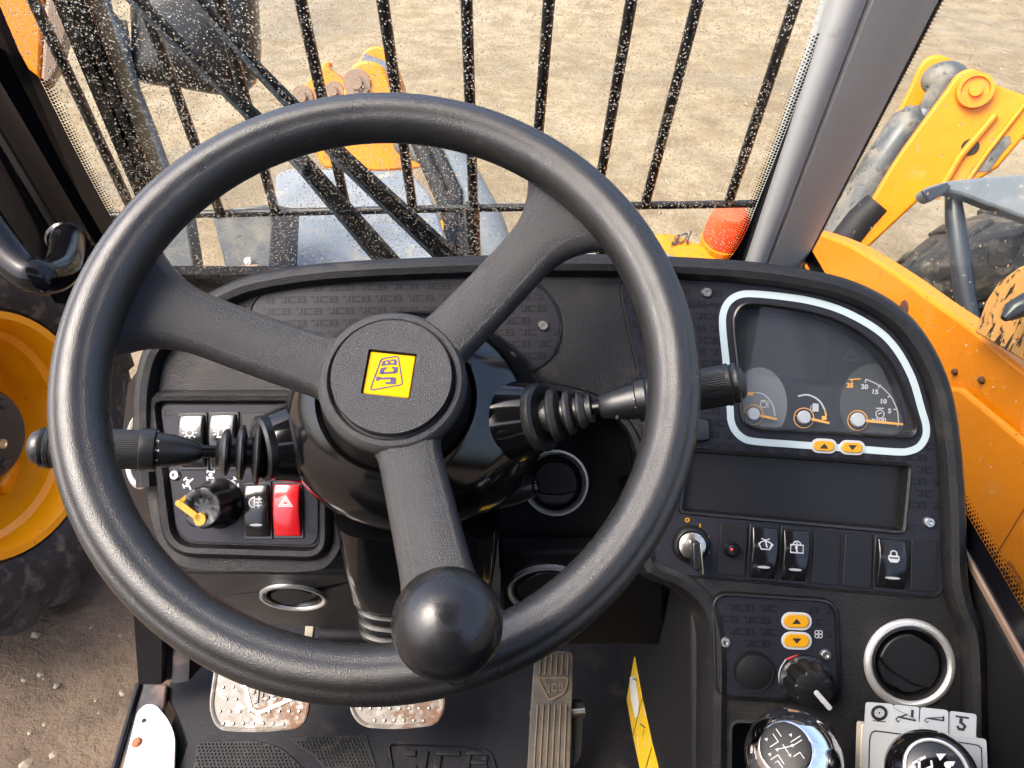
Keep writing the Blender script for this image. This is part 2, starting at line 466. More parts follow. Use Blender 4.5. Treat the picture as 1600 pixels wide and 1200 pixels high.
M['brownplate'] = mat('brown_dirty_steel', (0.2, 0.13, 0.09), 0.6, spots=[(10, 0.5, 0.7, (0.28, 0.2, 0.15))])
M['coupler'] = mat('orange_coupler_paint', (0.7, 0.2, 0.0), 0.4, spots=[(5, 0.5, 0.72, (0.62, 0.15, 0.0)), (9, 0.6, 0.72, (0.28, 0.14, 0.06), 0.7)])
M['tan'] = mat('tan_gap', (0.2, 0.14, 0.08), 0.7)

def glass_pane(name, tint=(0.97, 0.99, 0.97), ior=1.35):
    m, nt, b = nodes(name); nt.nodes.remove(b)
    tr = nt.nodes.new('ShaderNodeBsdfTransparent'); tr.inputs[0].default_value = (*tint, 1)
    gl = nt.nodes.new('ShaderNodeBsdfGlossy'); gl.inputs['Roughness'].default_value = 0.01
    lw = nt.nodes.new('ShaderNodeLayerWeight'); lw.inputs[0].default_value = 0.5
    pw = nt.nodes.new('ShaderNodeMath'); pw.operation = 'POWER'; pw.inputs[1].default_value = 5.0
    nt.links.new(lw.outputs['Facing'], pw.inputs[0])
    fr = nt.nodes.new('ShaderNodeMapRange'); fr.inputs[3].default_value = ((ior - 1) / (ior + 1)) ** 2; fr.inputs[4].default_value = 0.9
    nt.links.new(pw.outputs[0], fr.inputs[0])
    mx = nt.nodes.new('ShaderNodeMixShader')
    nt.links.new(fr.outputs[0], mx.inputs[0]); nt.links.new(tr.outputs[0], mx.inputs[1]); nt.links.new(gl.outputs[0], mx.inputs[2])
    nt.links.new(mx.outputs[0], nt.nodes['Material Output'].inputs[0])
    return m
M['glass'] = glass_pane('window_glass')
M['lens'] = glass_pane('gauge_lens', (0.9, 0.92, 0.92), 1.4)
m, nt, b = nodes('rain_water')
b.inputs['Transmission Weight'].default_value = 1.0; b.inputs['Roughness'].default_value = 0.0; b.inputs['IOR'].default_value = 1.33
b.inputs['Base Color'].default_value = (1, 1, 1, 1)
M['water'] = m

# ground: wet clay and gravel
m, nt, b = nodes('muddy_gravel')
big = tex(nt, 0.55, 5); mid = tex(nt, 5, 6, 0.65); fine = tex(nt, 42, 6, 0.7); st = tex(nt, 26, 3, 0.5, 'VORONOI', sc3=(1, 2.2, 1))
c = ramp(nt, big, [(0.3, (0.18, 0.13, 0.068)), (0.5, (0.25, 0.192, 0.112)), (0.72, (0.285, 0.23, 0.148))])
c = mixc(nt, ramp(nt, mid, [(0.4, 0.0), (0.68, 0.9)]), c, (0.145, 0.1, 0.053))
c = mixc(nt, ramp(nt, fine, [(0.55, 0.0), (0.75, 0.7)]), c, (0.32, 0.275, 0.2))
c = mixc(nt, ramp(nt, tex(nt, 0.9, 4, 0.5, sc3=(0.35, 1.3, 1)), [(0.52, 0.0), (0.72, 0.75)]), c, (0.155, 0.13, 0.092))
# the ground colour turns a darker brown towards the machine
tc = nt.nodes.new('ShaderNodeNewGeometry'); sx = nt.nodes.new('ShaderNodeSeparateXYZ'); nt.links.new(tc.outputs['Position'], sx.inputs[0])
near_fac = nt.nodes.new('ShaderNodeMapRange'); near_fac.inputs[1].default_value = 2.4; near_fac.inputs[2].default_value = 1.5
nt.links.new(sx.outputs[1], near_fac.inputs[0])
ad = nt.nodes.new('ShaderNodeMath'); ad.operation = 'MULTIPLY'; nt.links.new(near_fac.outputs[0], ad.inputs[0])
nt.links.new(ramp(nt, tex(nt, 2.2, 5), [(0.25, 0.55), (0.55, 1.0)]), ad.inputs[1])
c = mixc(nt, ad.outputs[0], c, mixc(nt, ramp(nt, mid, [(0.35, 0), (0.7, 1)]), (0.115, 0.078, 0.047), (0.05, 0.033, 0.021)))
nt.links.new(c, b.inputs['Base Color'])
nt.links.new(ramp(nt, mid, [(0.35, 0.45), (0.6, 0.85)]), b.inputs['Roughness'])
bp = nt.nodes.new('ShaderNodeBump'); bp.inputs['Distance'].default_value = 0.02; nt.links.new(fine, bp.inputs['Height'])
bp2 = nt.nodes.new('ShaderNodeBump'); bp2.inputs['Distance'].default_value = 0.03; nt.links.new(mid, bp2.inputs['Height'])
nt.links.new(bp.outputs[0], bp2.inputs['Normal']); nt.links.new(bp2.outputs[0], b.inputs['Normal'])
M['ground'] = m
M['stone'] = mat('pale_gravel_stone', (0.22, 0.18, 0.13), 0.8, spots=[(3, 0.4, 0.7, (0.16, 0.13, 0.1)), (9, 0.5, 0.7, (0.27, 0.22, 0.15))])

# ------------------------------------------------------------------ working planes of the place
GZ = -0.90                                                    # ground level outside
D = Plane(at(800, 600, 0.62), (-0.06, -math.cos(math.radians(42)), math.sin(math.radians(42))))     # dashboard face
WS = Plane((-0.08, 0.80, 0.46), (0, -0.956, -0.292), (1, 0, 0))                                     # windscreen, seen from inside
WS.y = Vector((0, -0.292, 0.956)); WS.x = Vector((1, 0, 0))
SWR = Plane((0.36, 0.4, 0.465), (-1, 0, 0), (0, -1, 0))                                               # right side window
el, yw = math.radians(58.4), math.radians(7.4)
WN = Vector((math.cos(el) * math.sin(yw), -math.cos(el) * math.cos(yw), math.sin(el)))
W = Plane(at(603, 567, 0.459), WN, (math.cos(yw), math.sin(yw), 0))                                 # steering wheel

# ------------------------------------------------------------------ ground
def gh(x, y):
    h = noise.fractal(Vector((x * 0.5, y * 0.5, 3.1)), 0.9, 2.1, 4) * 0.05 + noise.fractal(Vector((x * 4, y * 4, 1.7)), 0.8, 2.0, 4) * 0.016
    if y < 3: h += abs(noise.noise(Vector((x * 9, y * 9, 0.3)))) * 0.022 * min(1, 3 - y)
    return h - 0.012
xs = [-60, -30, -15] + [-8 + 0.2 * i for i in range(20)] + [-4 + 0.06 * i for i in range(150)] + [5 + 0.25 * i for i in range(16)] + [10, 20, 40, 60]
ys = [-20, -8, -3, -1] + [-0.4 + 0.045 * i for i in range(70)] + [2.75 + 0.06 * i for i in range(100)] + [8.8 + 0.4 * i for i in range(10)] + [14, 18, 25, 40, 80, 200]
mb = MB()
vs = [(x, y, GZ + gh(x, y)) for y in ys for x in xs]; nx = len(xs)
fs = [(j * nx + i, j * nx + i + 1, (j + 1) * nx + i + 1, (j + 1) * nx + i) for j in range(len(ys) - 1) for i in range(nx - 1)]
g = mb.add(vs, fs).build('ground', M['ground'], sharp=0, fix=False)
structure(g, 'rutted wet clay and gravel yard')
mb = MB()
ico = [(0, 0, 1), (0.9, 0, 0.2), (0.28, 0.85, 0.25), (-0.73, 0.53, 0.2), (-0.73, -0.53, 0.22), (0.28, -0.85, 0.2), (0, 0, -0.7)]
icf = [(0, 1, 2), (0, 2, 3), (0, 3, 4), (0, 4, 5), (0, 5, 1), (6, 2, 1), (6, 3, 2), (6, 4, 3), (6, 5, 4), (6, 1, 5)]
for k in range(4850):
    if k < 3000: x = random.uniform(0.6, 6); y = random.uniform(2.2, 8.5)
    elif k < 4600: x = random.uniform(-4, 3); y = random.uniform(2.6, 8.5)
    else: x = random.uniform(-1.9, -0.5); y = random.uniform(0.5, 2.2)
    r = random.uniform(0.004, 0.014) * (1.7 if random.random() < 0.08 else 1); a = random.random() * 6.28; sq = random.uniform(0.5, 0.9)
    z = GZ + gh(x, y)
    mb.add([(x + r * (p[0] * math.cos(a) - p[1] * math.sin(a) * sq), y + r * (p[0] * math.sin(a) + p[1] * math.cos(a) * sq), z + r * 0.7 * p[2]) for p in ico], icf)
tag(mb.build('gravel', M['stone'], smooth=False), 'loose pale stones scattered over the yard', None, kind='stuff')

# ------------------------------------------------------------------ cab floor, walls
FL = Plane((0, 0.4, 0.0), (0, 0, 1))
o = MB().prism(FL, [(-0.43, -0.95), (0.37, -0.95), (0.37, 0.42), (-0.43, 0.42)], -0.03, -0.004).build('floor', M['dark'])
structure(o, 'dark steel cab floor under the mat')
# bulkhead under the dash
o = MB().prism(Plane((0, 0.82, 0), (0, -1, 0)), [(-0.45, -0.03), (0.37, -0.03), (0.37, 0.44), (-0.45, 0.44)], -0.02, 0.0).build('bulkhead_wall', M['dark'])
structure(o, 'dark bulkhead ahead of the pedals')
# side panel between console and right window sill
o = MB().prism(Plane((0.36, 0.4, 0), (-1, 0, 0), (0, -1, 0)), [(-0.42, -0.02), (0.7, -0.02), (0.7, 0.449), (-0.42, 0.449)], -0.02, 0.0).build('side_wall', M['mattblack'], bevel=0.004)
structure(o, 'black cab side wall below the right window')

# unseen seat shaped block and partial roof, added to darken reflections and block sky
prof_ = [(-0.55, 0.0), (-0.02, 0.0), (0.03, 0.33), (0.0, 0.38), (-0.2, 0.40), (-0.27, 0.62), (-0.33, 1.0), (-0.38, 1.22), (-0.55, 1.32)]
o = MB().prism(Plane((-0.40, 0, 0), (1, 0, 0), (0, 1, 0)), prof_, 0.0, 0.80).build('cab_rear_blocker', M['mattblack'], bevel=0.03, seg=4)
structure(o, 'unseen black seat shaped block added behind the driver to darken reflections')
o = MB().prism(Plane((0, -0.25, 1.62), (0, 0, -1)), [(-0.48, -0.60), (0.46, -0.60), (0.46, 0.4), (-0.48, 0.4)], -0.04, 0.0).build('cab_roof_blocker', M['mattblack'], bevel=0.01)
structure(o, 'unseen black partial roof added overhead to darken reflections')

# ------------------------------------------------------------------ windscreen and its black border
def wpx(pts, h=0): return WS.px(pts, h)
inner_px = [(-20, -40), (60, 118), (120, 238), (178, 345), (215, 400), (246, 432), (300, 446), (420, 452), (700, 452), (1000, 450), (1090, 440), (1128, 415), (1160, 372), (1190, 300), (1245, 160), (1300, 20), (1330, -60)]
inner = wpx(sm(inner_px, 4))
outer = wpx(rnd([(-50, -60), (150, 360), (225, 490), (1150, 490), (1200, 380), (1225, 290), (1365, -60)], [0, 20, 40, 40, 20, 10, 0]))
ws = thing('windscreen', 'rain covered front windscreen behind the steering wheel', 'windscreen', WS.o)
MB().prism(WS, outer, -0.006, 0.0).build('glass_pane', M['glass'], ws)
inner_up = [p for p in inner]
fr_ = MB().sheet(WS, outer, 0.0008, [inner_up]).build('border', M['frit'], ws)
# dotted edge of the border
mb = MB(); cyc = inner_up
cx_ = sum(p[0] for p in cyc) / len(cyc); cy_ = sum(p[1] for p in cyc) / len(cyc)
def dots(mb, pl, path, inward, rows, step, r0, h):
    acc = 0.0
    for i in range(len(path) - 1):
        a = Vector(path[i]); b_ = Vector(path[i + 1]); L = (b_ - a).length
        if L == 0: continue
        t = (b_ - a) / L; nn = Vector((-t.y, t.x))
        if nn.dot(Vector(inward) - a) < 0: nn = -nn
        s_ = step - acc
        while s_ < L:
            for r in range(rows):
                q = a + t * (s_ + (r % 2) * step / 2) + nn * (step * (0.55 + 0.85 * r)); rr = r0 * (1 - r / (rows + 0.6))
                mb.sheet(pl, circ(q.x, q.y, rr, n=6), h)
            s_ += step
        acc = (L - (s_ - step))
dots(mb, WS, cyc[4:-8], (cx_, cy_), 4, 0.0036, 0.0017, 0.0008)
mb.build('border_dots', M['frit'], ws, smooth=False)['kind'] = 'stuff'

# rain on the outside of the glass
def drops(name, pl, poly, n, rmin, rmax, side, label, squash=0.52, bias=1.7, keep=None):
    mb = MB(); xs_ = [p[0] for p in poly]; ys_ = [p[1] for p in poly]; k = 0
    cells = {}
    tries = 0
    while k < n and tries < n * 5:
        tries += 1
        x = random.uniform(min(xs_), max(xs_)); y = random.uniform(min(ys_), max(ys_))
        if not inside((x, y), poly): continue
        if keep and random.random() > keep(x, y): continue
        r = rmin + (rmax - rmin) * random.random() ** bias
        ck = (int(x / 0.006), int(y / 0.006)); bad = False
        for i in (-1, 0, 1):
            for j in (-1, 0, 1):
                for (a, c, d) in cells.get((ck[0] + i, ck[1] + j), ()):
                    if (a - x) ** 2 + (c - y) ** 2 < ((r + d) * 0.95) ** 2: bad = True
        if bad: continue
        cells.setdefault(ck, []).append((x, y, r)); k += 1
        st = random.uniform(0.9, 1.35); seg = 7; hh = r * random.uniform(squash * 0.7, squash * 1.3)
        sk = random.uniform(-0.15, 0.15); ph = random.random() * 6
        rings_ = []
        for q, hq in ((1.0, 0.0), (0.86, 0.58), (0.45, 0.93)):
            rings_.append([pl.P(x + r * q * math.cos(t) * (1 + 0.1 * math.sin(2 * t + ph)) + sk * r * hq, y + r * q * st * math.sin(t) * (1 + 0.08 * math.cos(3 * t + ph)), side * (0.0002 + hh * hq))
                           for t in [2 * math.pi * i / seg for i in range(seg)]])
        mb.rings(rings_)
    o = mb.build(name, M['water'], sharp=0)
    # keep the flat foot crisp
    o.data.set_sharp_from_angle(angle=math.radians(50))
    tag(o, label, None, kind='stuff')
    return o
wall_n = lambda x, y: 0.35 + 0.65 * min(1.0, max(0.0, (noise.noise(Vector((x * 14, y * 14, 0))) + 0.45)))
drops('raindrops', Plane(WS.P(0, 0, -0.006), WS.n, (1, 0, 0)) if False else type('Q', (), {'P': lambda s, x, y, h=0: WS.P(x, y, -0.0064 - abs(h))})(), inner_up, 30000, 0.0003, 0.00105, 1, 'raindrops beaded all over the outside of the windscreen', keep=wall_n)

# right side window
swp = SWR.px
edge_px = [(1478, -20), (1440, 52), (1380, 166), (1320, 282), (1275, 368), (1250, 418)]
win_px = [(1478, -20), (1440, 52), (1380, 166), (1320, 282), (1275, 368), (1235, 445)]
wx = swp(win_px)
low = [(wx[-1][0], -0.005), (0.30, -0.005), (0.30, 0.6), wx[0]]
sw = thing('side_window', 'rain speckled right side window beyond the grey pillar', 'window', (0.36, 0.4, 0.465))
MB().prism(SWR, wx + low[1:3], -0.005, 0.0).build('glass_pane', M['glass'], sw)
fx = [(wx[-1][0], -0.005), (0.35, -0.005), (0.35, 0.016), (wx[-1][0], 0.016)]
MB().sheet(SWR, fx, 0.0006).build('border', M['frit'], sw)
mb = MB(); dots(mb, SWR, [(-0.2, 0.016), (0.25, 0.016)], (0, 0.3), 4, 0.0036, 0.0017, 0.0006)
dots(mb, SWR, wx, (0.2, 0.3), 4, 0.0036, 0.0017, 0.0006)
mb.build('border_dots', M['frit'], sw, smooth=False)['kind'] = 'stuff'
MB().prism(SWR, [(-0.30, -0.012), (0.35, -0.012), (0.35, -0.006), (-0.30, -0.006)], 0.0, 0.003).build('sill_strip', M['brownplate'], sw, bevel=0.001)
SWO = type('Q', (), {'P': lambda s, x, y, h=0: SWR.P(x, y, -0.0054 - abs(h))})()
drops('raindrops', SWO, [(0.12, 0.02), (wx[-1][0] + 0.03, 0.05), (wx[1][0], wx[1][1]), (0.12, 0.5)], 420, 0.0004, 0.0013, 1, 'sparse small raindrops on the right side window')

# ------------------------------------------------------------------ pillars
pil = thing('cab_pillar', 'broad grey plastic pillar between windscreen and right window', 'pillar', at(1215, 420, 0.92))
# main face lies in a plane from windscreen edge to window edge
a0 = WS.hit(1322, -40, 0.012); a1 = WS.hit(1166, 424, 0.012); b0 = SWR.hit(1490, -40) ; b1 = SWR.hit(1250, 425)
def strip(pa0, pa1, pb0, pb1, prof):
    """a long trim between two edge lines; prof = [(across 0..1, out)]"""
    nrm = (pb0 - pa0).cross(pa1 - pa0).normalized()
    if nrm.dot(CAM - pa0) < 0: nrm = -nrm
    rings_ = []
    for t in [i / 14 for i in range(15)]:
        A = pa0.lerp(pa1, t); B = pb0.lerp(pb1, t)
        rings_.append([A.lerp(B, s_) + nrm * h_ for s_, h_ in prof])
    return rings_
ra = strip(a0, a1, b0, b1, [(0.22, -0.03), (0.22, 0.006), (0.26, 0.013), (0.5, 0.016), (0.75, 0.013), (0.95, 0.004), (1.0, -0.002), (0.98, -0.03)])
MB().rings(ra).build('pillar_cover', M['beige'], pil)
ra = strip(a0, a1, b0, b1, [(0.02, -0.03), (0.0, 0.0), (0.03, 0.006), (0.08, 0.010), (0.15, 0.012), (0.215, 0.010), (0.23, -0.002), (0.22, -0.03)])
MB().rings(ra).build('edge_trim', M['seal'], pil)
ra = strip(a0, a1, b0, b1, [(0.985, -0.02), (0.99, 0.0), (1.02, 0.001), (1.03, -0.02)])
MB().rings(ra).build('seal_strip', M['brownplate'], pil)

lp = thing('cab_pillar', 'gloss black door pillar with grab handle at the front', 'pillar', at(100, 440, 0.84))
def leftband(u_top, u_bot, mat_, name, dep, prof_h):
    pass
A0, A1 = at(-230, -60, 0.68), at(80, 470, 0.90)
B0, B1 = WS.hit(-112, -60, 0.012), WS.hit(205, 478, 0.012)
ra = strip(A0, A1, B0, B1, [(0.0, -0.05), (0.02, -0.004), (0.08, 0.004), (0.42, 0.006), (0.48, 0.001), (0.5, -0.004), (0.53, 0.0), (0.58, 0.003), (0.72, 0.003), (0.76, -0.001), (0.98, -0.002), (1.0, -0.03)])
MB().rings(ra).build('post', M['blackpaint'], lp)
ra = strip(A0, A1, B0, B1, [(0.60, 0.0035), (0.61, 0.005), (0.70, 0.005), (0.71, 0.0035)])
MB().rings(ra).build('rubber_seal', M['blank'], lp)

# grab handle of the door
gh_t = thing('grab_handle', 'bent gloss black tube handle fixed to the black pillar', 'handle', at(60, 450, 0.74))
pth = sm([(-70, 250), (-40, 320), (-5, 375), (25, 412), (60, 433), (92, 425), (104, 400), (106, 372)], 6, closed=False)
n_ = len(pth)
MB().tube([at(u, v, 0.70 + 0.10 * max(0, (i / n_ - 0.55)) / 0.45) for i, (u, v) in enumerate(pth)], 0.0165, 18).build('tube', M['blackpaint'], gh_t)
e0 = at(106, 378, 0.795); MB().lathe([(0.0, 0.0), (0.019, 0.0), (0.021, 0.004), (0.018, 0.010), (0.0, 0.012)], e0, at(107, 355, 0.815) - e0, 24).build('weld_collar', M['blackpaint'], gh_t)

# ------------------------------------------------------------------ window guard outside the windscreen
GB = Plane(WS.P(0, 0, -0.14), WS.n, (1, 0, 0))
guard = thing('window_guard', 'black steel bar guard in front of the windscreen', 'guard', GB.hit(700, 330))
bars = [((40, -25), (212, 340)), ((213, -25), (345, 335)), ((335, -25), (430, 330)), ((464, -25), (541, 325)), ((594, -25), (645, 325)), ((728, -25), (740, 330)),
        ((860, -25), (832, 325)), ((991, -25), (930, 325)), ((1097, -25), (1008, 320)), ((1252, -25), (1138, 318))]
for a, c in bars:
    p, q = GB.hit(*a), GB.hit(*c)
    MB().tube([p, p.lerp(q, 0.5), q], 0.0066, 10).build('bar', M['bar'], guard)
MB().tube([GB.hit(150, 338), GB.hit(700, 326), GB.hit(1195, 318)], 0.0055, 10).build('rail', M['bar'], guard)
for a, c in [((738, 320), (742, 430)), ((934, 320), (946, 440))]:
    MB().tube([GB.hit(*a), GB.hit(*c)], 0.010, 10).build('bracket', M['bar'], guard)
gp = thing('guard_post', 'thick black upright post left of the mirror', 'post', GB.hit(240, 320, -0.05))
pa, pb = GB.hit(92, -30, -0.05), GB.hit(252, 330, -0.05)
MB().rings(strip(GB.hit(70, -30, -0.05), GB.hit(222, 330, -0.05), GB.hit(130, -30, -0.05), GB.hit(262, 330, -0.05),
    [(0, -0.03), (0.0, 0.0), (0.06, 0.006), (0.45, 0.006), (0.5, 0.0), (0.55, 0.004), (0.94, 0.004), (1.0, -0.002), (1.0, -0.03)])).build('post', M['blackpaint'], gp)

# wiper linkage outside the glass: two parallel arms
for pts, lab in (([(190, -25), (345, 132), (470, 250), (620, 425)], 'long black wiper arm crossing the guard, the lower of two'),
                 ([(290, -25), (395, 100), (535, 245), (725, 425)], 'long black wiper arm crossing the guard, the upper of two')):
    wa = thing('wiper_arm', lab, 'wiper', WS.hit(*pts[-1], -0.03), 'wiper arms on the windscreen')
    P_ = [WS.hit(u, v, -0.045) for u, v in pts]
    t_ = (P_[-1] - P_[0]).normalized(); sd = t_.cross(WS.n).normalized()
    def rect(p, w, h): return [p + sd * w + WS.n * h, p + sd * w - WS.n * h, p - sd * w - WS.n * h, p - sd * w + WS.n * h]
    MB().rings([rect(P_[0], 0.005, 0.003), rect(P_[1], 0.006, 0.003), rect(P_[2], 0.009, 0.004), rect(P_[3], 0.015, 0.006)]).build('arm', M['mattblack'], wa, bevel=0.001)
    MB().rings([[p + sd * w + WS.n * 0.0062, p + sd * (w - 0.004) + WS.n * 0.0062, p + sd * (w - 0.004) + WS.n * 0.003, p + sd * w + WS.n * 0.003] for p, w in ((P_[0], 0.005), (P_[2], 0.009), (P_[3], 0.014))]).build('edge_strip', M['greypaint'], wa)

# ------------------------------------------------------------------ outside: mirror on its bracket
MR = Plane(at(290, 70, 1.55), (0.15, -0.95, 0.25))
mir = thing('rear_view_mirror', 'large black mirror housing outside the windscreen top', 'mirror', MR.hit(300, 140))
outl = sm([(205, 60), (204, 112), (226, 130), (290, 140), (352, 149), (388, 138), (401, 100), (400, 40), (388, -30), (330, -60), (215, -40)], 6)
loc0 = MR.px(outl); mcx = sum(p[0] for p in loc0) / len(loc0); mcy = sum(p[1] for p in loc0) / len(loc0)
rs_ = []
for k, hq in ((1.0, -0.06), (1.02, -0.02), (1.0, 0.0), (0.94, 0.022), (0.8, 0.04), (0.5, 0.055), (0.05, 0.06)):
    rs_.append([MR.P(mcx + (x - mcx) * k, mcy + (y - mcy) * k, hq) for x, y in loc0])
MB().rings(rs_).build('housing', M['satin'], mir)
MB().tube([MR.hit(u, v, 0.03) for u, v in ((150, -30), (158, 20), (178, 52), (190, 85), (205, 140), (235, 215), (262, 290))], [0.02, 0.022, 0.028, 0.02, 0.018, 0.018, 0.018], 14).build('bracket', M['greypaint'], mir)
wl = thing('work_lamp', 'small square work lamp with mesh lens beside the mirror', 'lamp', MR.hit(172, 75))
MB().prism(MR, rnd(MR.px([(155, 30), (186, 30), (190, 72), (162, 76)]), 0.008), -0.06, 0.012).build('housing', M['satin'], wl, bevel=0.004)
lq = MR.px([(158, 36), (184, 35), (186, 69), (164, 71)], 0.0125)
MB().prism(MR, lq, 0.012, 0.015).build('lens', M['dial_pale'], wl)
mb = MB()
for i in range(1, 7):
    t = i / 7; L_ = lambda a, b: (a[0] + (b[0] - a[0]) * t, a[1] + (b[1] - a[1]) * t)
    mb.ribbon(MR, [L_(lq[0], lq[1]), L_(lq[3], lq[2])], 0.0014, 0.0155); mb.ribbon(MR, [L_(lq[0], lq[3]), L_(lq[1], lq[2])], 0.0014, 0.0155)
mb.build('mesh_grid', M['tan'], wl)

# ------------------------------------------------------------------ outside: front coupler carriage
CP = Plane(at(560, 170, 3.3), (0.0, -0.92, 0.38))
cpl = thing('coupler_carriage', 'orange steel coupler with round lugs at the boom front', 'coupler', CP.hit(560, 275))
MB().prism(CP, CP.px([(488, 235), (500, 165), (640, 160), (668, 262), (590, 268), (505, 262)]), -0.25, 0.0).build('back_plate', M['coupler'], cpl, bevel=0.01)
def lug(pts, h0, h1, boss, name='lug'):
    l = MB().prism(CP, CP.px(sm(pts, 4), h1), h0, h1).build(name, M['coupler'], cpl, bevel=0.012)
    if boss:
        u, v, r = boss; x, y = CP.loc(u, v, h1)
        MB().lathe([(0, 0.03), (r * 0.45, 0.03), (r * 0.5, 0.012), (r, 0.012), (r * 1.05, 0.0), (r * 1.05, -0.01), (0, -0.01)], CP.P(x, y, h1), CP.n, 24).build('pin_boss', M['brownplate'], l)
lug([(540, 160), (543, 120), (552, 101), (570, 95), (592, 101), (606, 122), (612, 165)], 0.02, 0.1, (558, 130, 0.055))
lug([(562, 110), (566, 84), (580, 73), (598, 74), (612, 90), (632, 150), (600, 150)], -0.18, -0.08, None)
lug([(500, 165), (502, 112), (506, 98), (515, 97), (516, 108), (538, 126), (552, 170)], 0.0, 0.06, (522, 143, 0.04))
lug([(455, 155), (480, 130), (490, 118), (500, 140), (503, 170), (470, 178)], -0.02, 0.05, (473, 152, 0.045))
MB().tube([CP.hit(566, 100, -0.02), CP.hit(612, 118, -0.02)], 0.045, 16).build('cross_pin', M['greypaint'], cpl)
# hydraulic hose bundle / ram behind the coupler
rm = thing('tilt_ram', 'grey hydraulic ram curving down beside the orange coupler', 'ram', at_z(740, 420, -0.2))
MB().tube([at(u, v, d) for u, v, d in ((640, 215, 2.9), (690, 235, 2.75), (722, 290, 2.6), (752, 350, 2.45), (775, 430, 2.3))], 0.075, 18).build('barrel', M['greypaint'], rm)
MB().tube([at(u, v, d) for u, v, d in ((655, 222, 2.7), (690, 300, 2.5), (725, 390, 2.3), (735, 430, 2.25))], 0.03, 12).build('hose', M['mattblack'], rm)
MB().tube([at(u, v, d) for u, v, d in ((672, 215, 2.66), (712, 300, 2.45), (700, 390, 2.25), (705, 440, 2.2))], 0.022, 12).build('hose', M['mattblack'], rm)
op = MB().prism(CP, CP.px([(688, 345), (702, 350), (722, 402), (718, 425), (706, 425)], 0.7), 0.66, 0.7).build('guide_plate', M['coupler'], bevel=0.004)
tag(op, 'small orange plate low beside the grey ram', 'plate')

# chassis nose seen over the dash
CH = Plane((0, 1.7, -0.02), (0, 0, 1))
ch = thing('front_chassis', 'pale blue grey flat chassis cover ahead of the windscreen', 'chassis', (-0.35, 1.7, -0.12))
MB().prism(CH, rnd(CH.px([(430, 272), (448, 262), (640, 266), (672, 300), (735, 470), (422, 470)]), 0.03), -0.10, 0.0).build('cover_plate', M['chassis'], ch, bevel=0.01)
BXp = Plane(at(380, 375, 1.65), (0.0, -0.86, 0.5))
bb = thing('battery_box', 'dark metal box beside the pale chassis cover', 'box', BXp.hit(380, 440))
MB().prism(BXp, BXp.px([(328, 330), (430, 318), (424, 460), (362, 460)]), -0.2, 0.0).build('box', M['ramgrey'], bb, bevel=0.008)
MB().prism(BXp, BXp.px([(328, 330), (430, 318), (429, 328), (331, 340)], 0.006), 0.0, 0.006).build('lid', M['ramgrey'], bb, bevel=0.003)
MB().prism(BXp, BXp.px(rnd([(362, 416), (405, 412), (412, 462), (362, 462)], 10), 0.02), 0.0, 0.02).build('latch', M['brownplate'], bb, bevel=0.004)
MB().lathe([(0, 0.012), (0.008, 0.01), (0.009, 0), (0, 0)], BXp.hit(389, 408, 0.002), BXp.n, 14).build('bolt_head', M['white'], bb)
lg = MB().prism(BXp, BXp.px([(245, 372), (290, 335), (312, 470), (262, 470)], -0.05), -0.11, -0.05).build('support_leg', M['ramgrey'], bevel=0.006)
tag(lg, 'slanting dark steel bracket at the lower left of the windscreen', 'bracket')

# front marker: yellow nose piece with mirror-written name, red lamp
NP = Plane(at(1040, 390, 1.7), (0, -0.55, 0.83))
nz = thing('nose_panel', 'yellow nose panel with mirrored lettering beyond the dash', 'panel', NP.hit(1000, 440))
MB().prism(NP, NP.px(rnd([(835, 470), (862, 405), (905, 362), (965, 372), (1045, 362), (1120, 390), (1180, 372), (1215, 470)], 12)), -0.12, 0.0).build('panel', M['yellowpaint'], nz, bevel=0.012)
MB().prism(NP, NP.px([(845, 470), (872, 398), (940, 392), (1030, 392), (1110, 418), (1135, 470)], 0.004), 0.0, 0.004).build('grey_plate', M['chassis'], nz, bevel=0.002)
mb = MB(); put_text(mb, NP, 'JCB', (1066, 372), (-13, 3.6), (6, -15), 0.0042, 0.03)
mb.build('lettering', M['ink'], nz, smooth=False)
rl = thing('marker_lamp', 'red round marker lamp at the yellow nose panel', 'lamp', NP.hit(1130, 385))
MB().lathe([(0, 0.085), (0.03, 0.08), (0.042, 0.06), (0.047, 0.03), (0.048, 0.0), (0, 0)], NP.hit(1131, 372, 0.0), (0, -0.3, 0.95), 28).build('lens', M['lampred'], rl)
MB().lathe([(0.0, 0.004), (0.05, 0.004), (0.05, -0.02), (0, -0.02)], NP.hit(1131, 374, 0.0), (0, -0.3, 0.95), 28).build('base', M['yellowpaint'], rl)

# orange machine part behind the left corner of the windscreen
TL = Plane(at(60, 60, 3.4), (0.3, -0.9, 0.3))
fk = thing('orange_attachment', 'orange steel attachment with brown edge at upper left', 'attachment', TL.hit(75, 140))
MB().prism(TL, TL.px([(-60, -60), (75, -60), (66, 10), (66, 60), (62, 130), (20, 80), (-20, 10)]), -0.1, 0.0).build('side_plate', M['coupler'], fk, bevel=0.015)
MB().prism(TL, TL.px([(78, -60), (110, -60), (106, 50), (92, 108), (72, 140), (63, 132), (68, 60), (70, 10)], 0.02), -0.12, 0.02).build('edge_plate', M['brownplate'], fk, bevel=0.015)
